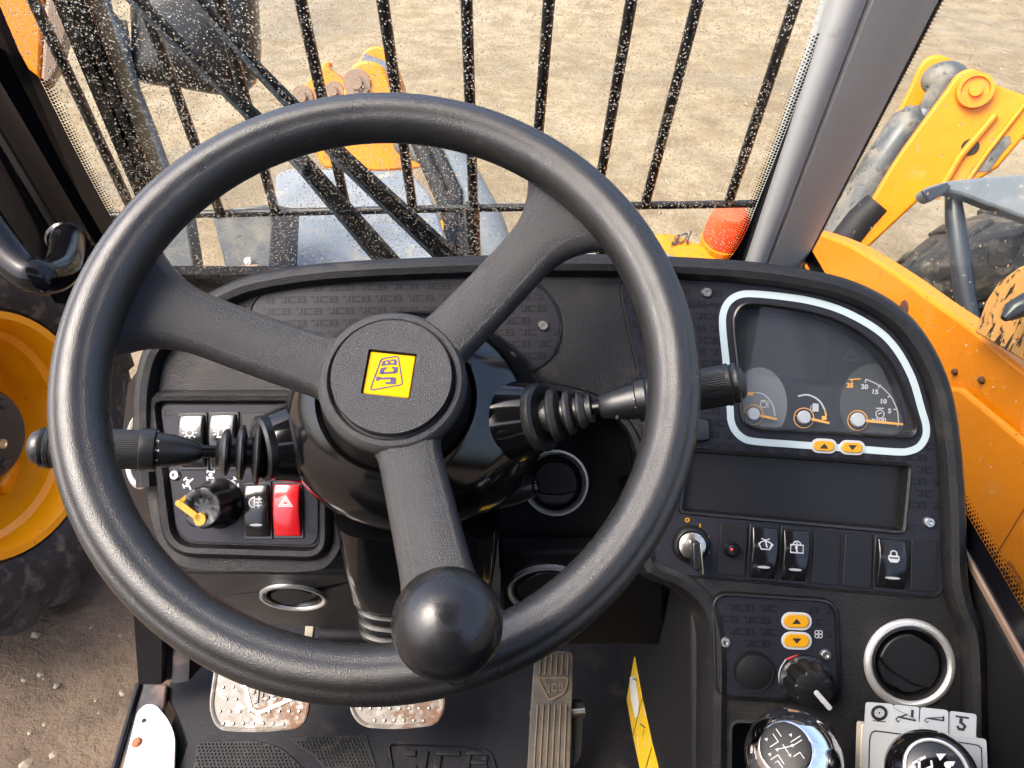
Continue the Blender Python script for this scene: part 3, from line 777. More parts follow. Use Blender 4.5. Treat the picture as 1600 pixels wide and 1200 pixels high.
# small parts seen behind the door pillar at the left margin
sp = MB().prism(Plane(at(10, 330, 1.5), (0.4, -0.9, 0.3)), Plane(at(10, 330, 1.5), (0.4, -0.9, 0.3)).px([(-40, 318), (22, 316), (26, 350), (16, 372), (-40, 372)]), -0.05, 0.0).build('fender_piece', M['yellowpaint'], bevel=0.006)
tag(sp, 'small orange fender piece behind the grab handle', 'fender')
br = MB().tube([at(-60, 308, 1.35), at(20, 310, 1.35)], 0.014, 12).build('brown_rod', M['brownplate'])
tag(br, 'brown rod above the orange fender piece at the left margin', 'rod')

# ------------------------------------------------------------------ outside right: boom, arm, wheel
BM = Plane((0.62, 1.2, 0.2), (-1, 0, 0), (0, -1, 0))
bo = thing('boom', 'bright yellow boom side filling the right window', 'boom', (0.62, 1.0, -0.3))
top_px = [(1262, 360), (1280, 364), (1330, 384), (1400, 428), (1460, 472), (1520, 514), (1600, 580), (1760, 700)]
tp = BM.px(sm(top_px, 4, closed=False))
MB().prism(BM, tp + [(tp[-1][0], -0.9), (tp[0][0], -0.9)], -0.035, 0.0).build('side_plate', M['yellowpaint'], bo, bevel=0.006)
# swage line, rib and bolts
MB().prism(BM, BM.px([(1440, 600), (1500, 606), (1600, 690), (1760, 800), (1760, 1300), (1440, 1300)], 0.012), 0.0, 0.012).build('doubler_plate', M['yellowpaint'], bo, bevel=0.008, seg=3)
for (u, v) in ((1494, 581), (1536, 594)):
    MB().lathe([(0, 0.006), (0.0035, 0.0055), (0.005, 0.003), (0.005, 0), (0, 0)], BM.hit(u, v), BM.n, 12).build('bolt_head', M['rustdark'], bo)
MB().lathe([(0, 0.003), (0.012, 0.002), (0.014, 0.0), (0, 0)], BM.hit(1413, 482), BM.n, 10).build('rust_spot', M['rustdark'], bo)
sc_ = BM.px([(1522, 520), (1540, 470), (1560, 440), (1590, 418), (1680, 380), (1720, 560), (1700, 640), (1600, 565)], 0.02)
MB().prism(BM, sc_, 0.002, 0.02).build('scraped_plate', M['scraped'], bo, bevel=0.003)
# warning decal
lab_px = [(1602, 818), (1556, 893), (1556, 903), (1640, 1010), (1760, 1010), (1760, 800)]
mb = MB(); mb.ribbon(BM, BM.px(sm([(1620, 790), (1600, 822), (1575, 862), (1558, 890), (1556, 900), (1562, 910), (1600, 962), (1640, 1016)], 3, closed=False)), 0.0011, 0.0126)
tx = (2.9, 4.4); ty = (3.4, -3.3)
for i, s_ in enumerate(('DEPENDING ON LOAD', 'MAY EXHIBIT HIGH', 'ENGINE SPEED')):
    put_text(mb, BM, s_, (1574 - 4.3 * i, 879 + 5.6 * i), tx, ty, 0.0126, 0.0, centre=False)
mb.build('warning_print', M['ink'], bo, smooth=False)

# loader arm with ram, farther right
AR = Plane(at(1450, 230, 2.7), (-0.35, -0.85, 0.4))
arm = thing('loader_arm', 'yellow twin plate arm with grey ram at upper right', 'arm', AR.hit(1340, 390))
near = AR.px(sm([(1318, 392), (1352, 330), (1398, 252), (1448, 182), (1482, 136), (1496, 116), (1515, 107), (1534, 113), (1543, 127)], 3, closed=False) + [(1600, 148), (1680, 190), (1660, 240), (1600, 215), (1560, 262), (1500, 300), (1450, 300), (1358, 386)], 0.06)
MB().prism(AR, near, 0.0, 0.06).build('near_plate', M['yellowpaint'], arm, bevel=0.012)
far = AR.px(sm([(1300, 360), (1380, 215), (1420, 140), (1432, 112), (1445, 92), (1465, 85), (1485, 92), (1490, 106), (1450, 150), (1420, 200), (1350, 330)], 3), -0.3)
MB().prism(AR, far, -0.34, -0.3).build('far_plate', M['yellowpaint'], arm, bevel=0.012)
MB().tube([AR.hit(1555, 180, 0.07), AR.hit(1500, 245, 0.07), AR.hit(1462, 310, 0.07)], 0.012, 10).build('rib', M['yellowpaint'], arm)
MB().tube([AR.hit(1600, 165, 0.066), AR.hit(1545, 235, 0.066), AR.hit(1500, 300, 0.066)], 0.008, 10).build('rib', M['yellowpaint'], arm)
MB().prism(AR, AR.px([(1560, 215), (1578, 212), (1580, 222), (1568, 236), (1545, 268), (1515, 268)], 0.064), 0.06, 0.064).build('worn_patch', M['ramgrey'], arm)
for (u, v, r) in ((1522, 142, 0.055),):
    MB().lathe([(0, 0.035), (r * 0.35, 0.035), (r * 0.4, 0.02), (r * 0.75, 0.02), (r * 0.8, 0.03), (r, 0.03), (r * 1.05, 0.0), (0, 0)], AR.hit(u, v, 0.06), AR.n, 24).build('pivot_boss', M['coupler'], arm)
MB().lathe([(0, 0.006), (0.024, 0.005), (0.028, 0.0), (0, 0)], AR.hit(1516, 230, 0.061), AR.n, 20).build('black_plug', M['mattblack'], arm)
rk = 0.062; MB().lathe([(rk * math.sin(math.pi * i / 14), -rk * 1.25 * math.cos(math.pi * i / 14)) for i in range(15)], AR.hit(1476, 124, -0.14), Vector((0.9, -0.35, 0.2)), 28).build('pivot_knuckle', M['ramgrey'], arm)
MB().tube([AR.hit(u, v, -0.12) for u, v in ((1478, 125), (1462, 152), (1450, 172))], [0.05, 0.04, 0.032], 16).build('ram_eye', M['ramgrey'], arm)
MB().tube([AR.hit(u, v, -0.12) for u, v in ((1454, 165), (1436, 190))], 0.028, 16).build('ram_rod', M['greypaint'], arm)
MB().tube([AR.hit(u, v, -0.12) for u, v in ((1428, 165), (1424, 190), (1380, 258), (1300, 385))], [0.02, 0.072, 0.075, 0.075], 20).build('ram_barrel', M['ramgrey'], arm)
MB().tube([AR.hit(u, v, 0.03) for u, v in ((1372, 318), (1345, 345), (1318, 380))], [0.05, 0.055, 0.055], 16).build('hose_clamp', M['mattblack'], arm)

# right front wheel with its mudguard
def make_wheel(root, c, ax, R_, rr, wid, rim_mat, lugs=22, hub=True, xh=(0, 0, 1)):
    ax = Vector(ax).normalized(); h = wid / 2
    MB().lathe([(rr * 0.97, -h * 0.85), (rr + (R_ - rr) * 0.15, -h * 1.0), (rr + (R_ - rr) * 0.5, -h * 1.08), (R_ * 0.93, -h * 0.96), (R_ * 0.96, -h * 0.8), (R_ * 0.965, 0),
                (R_ * 0.96, h * 0.8), (R_ * 0.93, h * 0.96), (rr + (R_ - rr) * 0.5, h * 1.08), (rr + (R_ - rr) * 0.2, h * 1.02), (rr * 1.06, h * 0.93), (rr * 1.05, h * 0.88), (rr * 0.97, h * 0.85)], c, ax, 64, xh).build('tyre', M['tyre'], root)
    x = Vector(xh); x = (x - ax * x.dot(ax)).normalized(); y = ax.cross(x)
    for sgn in (-1, 1):
        for i in range(lugs):
            t0 = 2 * math.pi * (i + (0.5 if sgn > 0 else 0)) / lugs
            rings_ = []
            for s_, w_ in ((0.0, 0.32), (0.35, 0.36), (0.75, 0.42), (1.0, 0.5)):
                t = t0 + s_ * 0.22; zz = sgn * h * (0.02 + 0.98 * s_); Ro = R_ * (1.0 - 0.02 * s_); Ri = R_ * (0.93 - 0.05 * s_)
                dt = w_ * math.pi / lugs
                pt = lambda r, tt, z_: c + ax * z_ + (x * math.cos(tt) + y * math.sin(tt)) * r
                rings_.append([pt(Ri, t - dt, zz), pt(Ro, t - dt * 0.75, zz), pt(Ro, t + dt * 0.75, zz), pt(Ri, t + dt, zz)])
            zz = sgn * h * 1.07; t = t0 + 0.25; dt = 0.42 * math.pi / lugs
            rings_.append([pt(R_ * 0.80, t - dt, zz), pt(R_ * 0.86, t - dt, zz), pt(R_ * 0.86, t + dt, zz), pt(R_ * 0.80, t + dt, zz)])
            MB().rings(rings_).build('tread_lug', M['tyre'], root, bevel=0.006, seg=1)
    rim = MB().lathe([(rr * 1.02, h * 0.86), (rr * 1.03, h * 0.94), (rr * 0.97, h * 0.93), (rr * 0.93, h * 0.8), (rr * 0.92, h * 0.55), (rr * 0.87, h * 0.48), (rr * 0.85, h * 0.3), (rr * 0.80, h * 0.22), (rr * 0.77, h * 0.02), (rr * 0.7, -h * 0.1), (rr * 0.5, -h * 0.12), (0, -h * 0.12), (0, -h * 0.3), (rr * 0.97, -h * 0.8)], c, ax, 64, xh).build('rim', rim_mat, root)
    return x, y, h, rim

TW = thing('wheel_assembly', 'big dusty tyre on yellow rim beside the open door', 'wheel', (0, 0, 0))
wax = Vector((0.973, -0.156, 0.152)).normalized()
wc = at(-8, 680, 1.91) - wax * 0.15
TW.location = (wc.x, wc.y, GZ); ORG[TW.name] = Vector((wc.x, wc.y, GZ))
x_, y_, h_, rim_ = make_wheel(TW, wc, wax, 0.515, 0.30, 0.36, M['yellowrim'], 20)
hb = MB().lathe([(0, 0.145), (0.06, 0.145), (0.065, 0.135), (0.108, 0.132), (0.118, 0.12), (0.12, 0.06), (0.13, 0.05), (0.135, -0.06), (0, -0.06)], wc, wax, 48).build('hub', M['hubgrey'], TW)
for i in range(3):
    t = 0.9 + i * 2.1; q = wc + wax * 0.134 + (x_ * math.cos(t) + y_ * math.sin(t)) * 0.088
    MB().lathe([(0, 0.006), (0.012, 0.005), (0.014, 0), (0, 0)], q, wax, 14).build('bolt_head', M['hubgrey'], hb)
MB().lathe([(0.0, 0.006), (0.007, 0.006), (0.009, 0.010), (0.012, 0.01), (0.013, 0), (0, 0)], wc + wax * 0.145 + Vector((0.005, 0, -0.03)), wax, 18).build('drain_plug', M['brass'], hb)
bk = wc + wax * 0.03 + Vector((0.0, 0.06, -0.225))
MB().rings([[bk + Vector((0.03 * k, a, b_)) for a, b_ in ((-0.05, -0.03), (0.04, -0.05), (0.045, 0.03), (-0.05, 0.035))] for k in (-2, 1)]).build('rim_bracket', M['yellowrim'], rim_, bevel=0.01)

RW = thing('wheel_assembly', 'dark muddy wheel behind the strut in the right window', 'wheel', (0, 0, 0))
rc = at(1585, 560, 2.35)
RW.location = (rc.x, rc.y, GZ); ORG[RW.name] = Vector((rc.x, rc.y, GZ))
make_wheel(RW, rc, Vector((-0.55, -0.8, 0.1)), 0.45, 0.25, 0.34, M['tyre'], 18)
mg = thing('mudguard', 'blue grey steel mudguard over the right front wheel', 'mudguard', at(1540, 320, 2.0))
MG = Plane(at(1540, 300, 1.95), (-0.1, -0.75, 0.65))
MB().prism(MG, MG.px(sm([(1440, 298), (1475, 284), (1530, 277), (1620, 272), (1720, 280), (1720, 400), (1640, 358), (1590, 336), (1540, 318), (1500, 303), (1470, 300), (1455, 314)], 3)), -0.05, 0.0).build('guard_sheet', M['greypaint'], mg, bevel=0.008)
MB().tube([MG.hit(u, v, -0.06) for u, v in ((1488, 296), (1492, 340), (1500, 400), (1508, 462), (1516, 500))], [0.018, 0.024, 0.026, 0.026, 0.024], 14).build('strut', M['strut'], mg)
MB().prism(MG, MG.px([(1440, 298), (1480, 285), (1486, 292), (1470, 306), (1452, 316)], 0.01), 0.0, 0.012).build('tab', M['strut'], mg, bevel=0.003)
hs = thing('hose_coupling', 'dark curved hose coupling beside the scraped yellow plate', 'hose', at(1590, 480, 0.95))
MB().tube([at(u, v, 0.86) for u, v in ((1568, 498), (1582, 486), (1605, 474), (1660, 455))], [0.004, 0.011, 0.013, 0.014], 14).build('hose', M['strut'], hs)
# ------------------------------------------------------------------ dashboard
lens_px = sm([(1158, 650), (1151, 570), (1145, 510), (1148, 490), (1158, 478), (1175, 475), (1220, 480), (1280, 492), (1330, 513), (1375, 548), (1400, 585), (1420, 635), (1430, 664), (1426, 679), (1412, 685), (1390, 683), (1340, 680), (1288, 677), (1236, 674), (1187, 671), (1169, 665)], 4)
dash_px = ([(226, 740), (221, 660), (224, 600), (238, 548), (270, 512), (310, 482), (355, 455), (410, 436), (520, 420), (700, 411), (870, 407), (1000, 409), (1150, 417), (1250, 430), (1330, 450), (1398, 488), (1443, 542), (1473, 612), (1488, 700), (1495, 800), (1497, 890), (1506, 940), (1524, 990), (1529, 1100), (1529, 1290)],
           [(1112, 1290), (1113, 1120), (1114, 1040), (1110, 985), (1096, 945), (1062, 915), (1015, 893), (1001, 850), (1006, 760), (988, 676), (935, 626), (865, 606), (780, 602), (640, 610), (560, 640), (538, 700), (534, 830), (522, 872), (490, 892), (400, 893), (295, 888), (256, 862), (236, 810)])
dout = sm(dash_px[0], 4, closed=False) + sm(dash_px[1], 4, closed=False)
radio_px = rnd([(1075, 703), (1420, 727), (1410, 831), (1062, 799)], 8)
heat_px = rnd([(1114, 928), (1302, 940), (1310, 1096), (1120, 1086)], 24)
vent_c = (1421, 1037)
pod_px = rnd([(250, 632), (497, 632), (497, 853), (278, 846)], [16, 10, 22, 34])
tray_px = rnd([(1143, 1128), (1300, 1134), (1310, 1260), (1143, 1260)], 14)
dash = thing('dashboard', 'black grained moulded dashboard behind the steering wheel', 'dashboard', D.hit(800, 700, -0.12))
vent_loc = D.loc(*vent_c); vr = 0.0335
holes = [D.px(lens_px), D.px(radio_px), circ(*vent_loc, vr, n=40), D.px(tray_px)]
MB().prism(D, D.px(dout), -0.03, 0.0, holes).build('shell', M['grain'], dash, bevel=0.003, seg=3)
# rolled lip along the upper edge
lip = sm([(226, 760), (221, 660), (224, 600), (238, 548), (270, 512), (310, 482), (355, 455), (410, 436), (520, 420), (700, 411), (870, 407), (1000, 409), (1150, 417), (1250, 430), (1330, 450), (1398, 488), (1443, 542), (1473, 612), (1488, 700), (1495, 800), (1497, 890), (1506, 940), (1524, 990), (1529, 1100), (1529, 1290)], 6, closed=False)
def sweep_plane(mb, pl, path, prof, side):
    """profile (across, height) swept along a path lying in a plane; across is measured to the given side"""
    n = len(path); rings_ = []
    for i, p in enumerate(path):
        a = path[max(i - 1, 0)]; b_ = path[min(i + 1, n - 1)]
        t = Vector((b_[0] - a[0], b_[1] - a[1])).normalized(); q = Vector((-t.y, t.x)) * side
        rings_.append([pl.P(p[0] + q.x * s_, p[1] + q.y * s_, h_) for s_, h_ in prof])
    mb.rings(rings_); return mb
lp_ = D.px(lip)
ctr = D.loc(800, 800)
sd_ = 1 if True else -1
t_ = Vector((lp_[61][0] - lp_[60][0], lp_[61][1] - lp_[60][1])); sd_ = 1 if Vector((-t_.y, t_.x)).dot(Vector(ctr) - Vector(lp_[60])) > 0 else -1
sweep_plane(MB(), D, lp_, [(-0.003, -0.05), (-0.005, -0.01), (-0.004, 0.006), (0.0, 0.011), (0.005, 0.013), (0.010, 0.011), (0.0125, 0.006), (0.0135, -0.001), (0.0135, -0.01)], sd_).build('rolled_lip', M['grain'], dash)
# outer skirt behind the lip on the left and right flanks
sweep_plane(MB(), D, lp_, [(-0.0045, -0.012), (0.0, -0.012), (0.004, -0.10), (-0.0005, -0.10)], sd_).build('skirt', M['grain'], dash)
# right console flank and its corner roll
ed = D.px(sm(dash_px[1][:9], 5, closed=False))
t_ = Vector((ed[11][0] - ed[10][0], ed[11][1] - ed[10][1])); sr = 1 if Vector((-t_.y, t_.x)).dot(Vector(D.loc(1300, 1000)) - Vector(ed[10])) > 0 else -1
sweep_plane(MB(), D, ed, [(0.011, -0.004), (0.010, 0.002), (0.006, 0.004), (0.0, 0.002), (-0.0055, -0.007), (-0.010, -0.035), (-0.014, -0.12), (-0.010, -0.12), (0.0, -0.02)], sr).build('console_edge', M['grain'], dash)
# recess behind the column
RC = Plane(D.P(0, 0, -0.085), D.n, D.x)
o = MB().prism(RC, RC.px([(772, 590), (1180, 560), (1180, 960), (1010, 905), (780, 890)]), -0.01, 0.0).build('recess_panel', M['dark'], dash)
# rim round the recess opening (right half)
sweep_plane(MB(), D, D.px(sm([(800, 600), (865, 606), (935, 626), (988, 676), (1006, 760), (1001, 850), (1015, 893)], 6, closed=False)), [(-0.004, 0.0), (-0.002, 0.003), (0.002, 0.003), (0.004, 0.0), (0.003, -0.08), (-0.001, -0.08)], 1).build('recess_rim', M['grain'], dash)
# left switch pod rim
prm = D.px(rnd([(241, 622), (508, 622), (508, 864), (270, 857)], [22, 12, 28, 40]))
prm_c = prm + [prm[0]]
def loop_sweep(pl, path, prof):
    n = len(path); cx = sum(p[0] for p in path) / n; cy = sum(p[1] for p in path) / n; rings_ = []
    for i, p in enumerate(path):
        a = path[i - 1]; b_ = path[(i + 1) % n]
        t = Vector((b_[0] - a[0], b_[1] - a[1])).normalized(); q = Vector((-t.y, t.x))
        if q.dot(Vector((cx - p[0], cy - p[1]))) < 0: q = -q
        rings_.append([pl.P(p[0] + q.x * s_, p[1] + q.y * s_, h_) for s_, h_ in prof])
    return MB().rings(rings_, loop=True)
loop_sweep(D, prm, [(-0.007, -0.001), (-0.006, 0.004), (-0.002, 0.0075), (0.002, 0.006), (0.0045, 0.001), (0.004, -0.002)]).build('pod_rim', M['grain'], dash)

def film(name, label, cat, poly, h, pat, skip=(), screws=()):
    """a printed control panel: film sheet, bright worn edge and pattern"""
    hs_ = [D.px(s_) for s_ in pat.get('holes', ())]
    t = MB().prism(D, D.px(poly, h), 0.0003, h, hs_).build(name, M['film'], dash, bevel=0.0004, seg=1)
    t['label'] = label
    mb = MB()
    if screws:
        skip = list(skip) + [circ(u, v, 11, n=8) for u, v in screws]
    jcb_pattern(mb, D, poly, pat['o'], pat['ax'], pat['ay'], pat['rows'], pat['cols'], h + 0.00025, skip=list(skip) + list(pat.get('holes', ())))
    if mb.v: mb.build('printed_pattern', M['film_print'], t, smooth=False)['kind'] = 'stuff'
    for u, v in screws:
        screw(t, u, v, h)
    return t

def screw(parent, u, v, h):
    p = D.hit(u, v, h)
    MB().lathe([(0.0, 0.0005), (0.0016, 0.0005), (0.0018, 0.0026), (0.0034, 0.0026), (0.0044, 0.0015), (0.0048, 0.0), (0, 0)], p, D.n, 18).build('screw', M['nickel'], parent)
    return p

# centre panel behind the hub
cen_px = sm([(393, 492), (402, 468), (430, 453), (500, 443), (600, 436), (700, 431), (790, 433), (838, 447), (865, 475), (875, 510), (868, 545), (845, 570), (812, 582), (760, 584), (600, 575), (460, 545), (405, 520)], 4)
film('centre_panel', 'dark lettered blank panel behind the steering wheel hub', 'panel', cen_px, 0.0012,
     dict(o=(360, 446), ax=(1, -0.012), ay=(0.0, 1.0), rows=9, cols=12), screws=((849, 509),))
loop_sweep(D, D.px(cen_px), [(-0.0022, 0.0), (-0.0015, 0.0013), (-0.0004, 0.0016), (0.0003, 0.0005)]).build('bead', M['grain'], bpy.data.objects['centre_panel'])

# right panel with the instruments
right_px = sm([(986, 440), (1075, 438), (1240, 449), (1325, 468), (1393, 508), (1433, 562), (1459, 640), (1468, 720), (1472, 830), (1472, 905), (1462, 928), (1430, 929), (1300, 919), (1130, 902), (1050, 896), (1022, 876), (1012, 800), (1005, 640), (1000, 590), (985, 520), (973, 462)], 4)
ring_px = sm([(1141, 640), (1135, 570), (1129, 510), (1131, 486), (1140, 470), (1155, 461), (1175, 459), (1220, 463), (1270, 471), (1320, 487), (1370, 515), (1400, 545), (1425, 590), (1440, 640), (1447, 665), (1446, 683), (1436, 698), (1420, 705), (1400, 706), (1345, 702), (1290, 698), (1235, 694), (1182, 690), (1162, 685), (1148, 672), (1142, 656)], 4)
row_px = [(1118, 812), (1470, 838), (1474, 935), (1040, 905), (1040, 812)]
rp = film('instrument_panel', 'dark lettered control panel right of the steering wheel', 'panel', right_px, 0.0012,
     dict(o=(985, 446), ax=(1, 0.055), ay=(-0.02, 1.0), rows=26, cols=12, holes=[lens_px, radio_px]), skip=[ring_px, row_px, circ(1078, 850, 52, n=12)], screws=((1104, 457), (1451, 816)))
loop_sweep(D, D.px(right_px), [(-0.0022, 0.0), (-0.0015, 0.0013), (-0.0004, 0.0016), (0.0003, 0.0005)]).build('bead', M['grain'], rp)
MB().ribbon(D, D.px(ring_px, 0.0017), 0.0055, 0.0017, closed=True).build('pale_outline', M['paleblue'], rp, smooth=False)
# faint blank button pockets on the film
mb = MB()
for q in ([(990, 452), (1040, 452), (1040, 497), (993, 495)], [(1006, 508), (1045, 508), (1045, 548), (1008, 546)], [(1078, 505), (1098, 508), (1100, 540), (1078, 540)], [(1078, 556), (1108, 556), (1111, 578), (1078, 578)]):
    mb.ribbon(D, D.px(rnd(q, 6), 0.0016), 0.0009, 0.0016, closed=True)
mb.build('pocket_outline', M['blank'], rp, smooth=False)

# --- instrument cluster
cl = thing('instrument_cluster', 'instrument cluster with three gauges inside pale blue outline', 'instrument', D.hit(1290, 690, -0.015))
lin = D.px(lens_px)
c0 = (sum(p[0] for p in lin) / len(lin), sum(p[1] for p in lin) / len(lin))
rings_ = [[D.P(c0[0] + (x - c0[0]) * k, c0[1] + (y - c0[1]) * k, h) for x, y in lin] for k, h in ((1.0, 0.0016), (1.012, 0.0035), (0.995, 0.0042), (0.97, 0.002), (0.955, -0.014))]
MB().rings(rings_, cap=False).build('bezel', M['satin'], cl)
HF = -0.012
MB().prism(D, [(c0[0] + (x - c0[0]) * 0.96, c0[1] + (y - c0[1]) * 0.96) for x, y in lin], -0.02, HF).build('dial_face', M['dial'], cl)
def poly_clip(poly, test): return [p for p in poly if test(p)]
fk = [D.loc(u, v, HF) for u, v in lens_px]
def in_face(u, v): return inside(D.loc(u, v, HF), [(c0[0] + (x - c0[0]) * 0.95, c0[1] + (y - c0[1]) * 0.95) for x, y in lin])
def clipped(pts):
    out = []
    cx = sum(p[0] for p in pts) / len(pts); cy = sum(p[1] for p in pts) / len(pts)
    for u, v in pts:
        k = 1.0
        while k > 0.05 and not in_face(cx + (u - cx) * k, cy + (v - cy) * k): k -= 0.03
        out.append((cx + (u - cx) * k, cy + (v - cy) * k))
    return out
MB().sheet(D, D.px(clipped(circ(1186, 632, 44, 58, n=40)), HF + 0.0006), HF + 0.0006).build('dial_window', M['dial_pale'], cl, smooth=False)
MB().sheet(D, D.px(clipped(circ(1366, 632, 54, 64, n=40)), HF + 0.0006), HF + 0.0006).build('dial_window', M['dial_mid'], cl, smooth=False)
MB().sheet(D, D.px([(1168, 494), (1295, 504), (1289, 596), (1162, 584)], HF + 0.0006), HF + 0.0006).build('display', M['lcd'], cl, smooth=False)
mb = MB(); hp = HF + 0.0011
px_ = lambda pts: D.px(pts, hp)
mb.ribbon(D, px_(sm([(1183, 613), (1196, 618), (1207, 632), (1211, 650)], 4, False)), 0.0009, hp)
mb.ribbon(D, px_(sm([(1247, 619), (1263, 617), (1280, 626), (1289, 641)], 4, False)), 0.0013, hp)
mb.ribbon(D, px_(sm([(1354, 593), (1375, 603), (1392, 620), (1402, 642), (1404, 664)], 4, False)), 0.0009, hp)
for a, c in (((1353, 592), (1352, 598)), ((1376, 601), (1372, 606)), ((1392, 618), (1387, 621)), ((1402, 639), (1396, 640)), ((1403, 662), (1402, 667))):
    mb.ribbon(D, px_([a, c]), 0.0009, hp)
for s_, o_ in (('20', (1351, 604)), ('15', (1368, 612)), ('10', (1381, 627)), ('5', (1390, 642)), ('x100', (1373, 656))):
    put_text(mb, D, s_, o_, (7.6, 0.5), (0.4, -6.8), hp, 0.045)
# fuel pump, engine and thermometer symbols
mb.sheet(D, px_([(1270, 630), (1279, 631), (1279, 643), (1269, 643)]), hp); mb.ribbon(D, px_([(1268, 633), (1266, 640), (1268, 641)]), 0.0005, hp)
mb.ribbon(D, px_(circ(1375, 647, 6.5, n=14)), 0.0008, hp, True); mb.ribbon(D, px_([(1369, 638), (1381, 638)]), 0.001, hp); mb.ribbon(D, px_([(1372, 648), (1375, 645), (1378, 646)]), 0.0008, hp)
mb.ribbon(D, px_(circ(1193, 632, 5, n=12)), 0.0008, hp, True); mb.ribbon(D, px_([(1188, 626), (1197, 626)]), 0.0008, hp); mb.ribbon(D, px_([(1200, 626), (1200, 637)]), 0.0007, hp)
mb.build('dial_print', M['white'], cl, smooth=False)
mb = MB()
mb.ribbon(D, px_([(1326, 593), (1345, 592)]), 0.0008, hp); mb.ribbon(D, px_([(1331, 592), (1331, 597)]), 0.0008, hp); put_text(mb, D, '25', (1328, 602), (7.4, 0.4), (0.4, -6.6), hp, 0.045)
mb.sheet(D, px_([(1168, 612), (1177, 613), (1177, 618), (1168, 618)]), hp); mb.ribbon(D, px_([(1177, 613), (1184, 614)]), 0.0007, hp)
mb.sheet(D, px_([(1284, 650), (1291, 650), (1292, 656), (1284, 656)]), hp); mb.ribbon(D, px_([(1289, 642), (1291, 650)]), 0.0012, hp)
for u, v in ((1177, 648), (1256, 653), (1340, 657)):
    mb.ribbon(D, px_(circ(u, v, 15.5, n=24)), 0.0007, hp, True)
mb.build('amber_print', M['amber'], cl, smooth=False)
mb = MB(); mb.ribbon(D, px_([(1330, 544), (1341, 563), (1318, 562)]), 0.0006, hp, True); mb.ribbon(D, px_([(1330, 550), (1330, 557)]), 0.0006, hp)
mb.build('warning_mark', M['dial_mid'], cl, smooth=False)
for (u, v), (u2, v2), r in (((1177, 647), (1214, 655), 0.0052), ((1256, 652), (1296, 661), 0.0054), ((1340, 656), (1411, 663), 0.0058)):
    a = Vector(D.loc(u, v, HF + 0.004)); c = Vector(D.loc(u2, v2, HF + 0.004)); t = (c - a).normalized(); q = Vector((-t.y, t.x))
    nd = MB().prism(D, [tuple(a + q * 0.0011), tuple(a - t * 0.0075), tuple(a - q * 0.0011), tuple(c - q * 0.0008), tuple(c + q * 0.0008)], HF + 0.0032, HF + 0.0042).build('needle', M['amber'], cl)
    MB().lathe([(0, 0.0024), (r * 0.85, 0.0022), (r, 0.001), (r, 0), (0, 0)], D.P(a.x, a.y, HF + 0.0042), D.n, 22).build('needle_cap', M['capgrey'], nd)
MB().sheet(D, [(c0[0] + (x - c0[0]) * 0.99, c0[1] + (y - c0[1]) * 0.99) for x, y in lin], 0.0012).build('lens', M['lens'], cl, smooth=False)

# --- pill buttons
def pill(u, v, w, hgt, ang, up, label, group):
    """yellow push button with white border and black triangle"""
    t = thing('push_button', label, 'button', D.hit(u, v, 0.001), group)
    ca, sa = math.cos(ang), math.sin(ang)
    def pts(w_, h_):
        r = h_; out = []
        for k in range(13): a = -math.pi / 2 + math.pi * k / 12; out.append((w_ - r + r * math.cos(a), r * math.sin(a)))
        for k in range(13): a = math.pi / 2 + math.pi * k / 12; out.append((-(w_ - r) + r * math.cos(a), r * math.sin(a)))
        return [(u + x * ca - y * sa, v + x * sa + y * ca) for x, y in out]
    MB().prism(D, D.px(pts(w, hgt), 0.0024), 0.0012, 0.0024).build('border', M['white'], t, bevel=0.0005)
    MB().prism(D, D.px(pts(w - 4.2, hgt - 3.8), 0.0036), 0.0024, 0.0036).build('cap', M['yellow'], t, bevel=0.0007)
    s_ = 1 if up else -1
    tr = [(0, -4.2 * s_), (7, 4.0 * s_), (-7, 4.0 * s_)]
    MB().sheet(D, D.px([(u + x * ca - y * sa, v + x * sa + y * ca) for x, y in tr], 0.0038), 0.0038).build('arrow_print', M['ink'], t, smooth=False)
pill(1288, 697, 20.5, 11.5, 0.05, True, 'yellow up arrow button under the instrument gauges', 'yellow arrow buttons')
pill(1332, 699.5, 20.5, 11.5, 0.05, False, 'yellow down arrow button under the instrument gauges', 'yellow arrow buttons')

# brown tinted button half hidden by the rim
bt = thing('side_button', 'dark tinted button between the wheel rim and gauges', 'button', D.hit(1096, 672))
MB().prism(D, D.px(rnd([(1072, 652), (1109, 654), (1110, 690), (1074, 692)], 8), 0.006), 0.001, 0.006).build('cap', M['gloss'], bt, bevel=0.0018)

# --- radio blank
rb_ = thing('radio_blank', 'wide blank black cover where a radio would sit', 'cover', D.hit(1240, 800, -0.01))
MB().prism(D, D.px(radio_px), -0.012, -0.006).build('cover_plate', M['blank'], rb_, bevel=0.001)
loop_sweep(D, D.px(radio_px), [(-0.0022, 0.0013), (-0.0010, 0.003), (0.0008, 0.0022), (0.0018, -0.001), (0.0022, -0.006), (0.0, -0.006)]).build('frame', M['satin'], rb_)
lo = D.px([(1066, 801), (1408, 829)], -0.0055)
MB().ribbon(D, [(lo[0][0] + 0.003, lo[0][1] + 0.0008), (lo[1][0] - 0.003, lo[1][1] + 0.0012)], 0.0012, -0.0056).build('dust_line', M['dirtrib'], rb_, smooth=False)

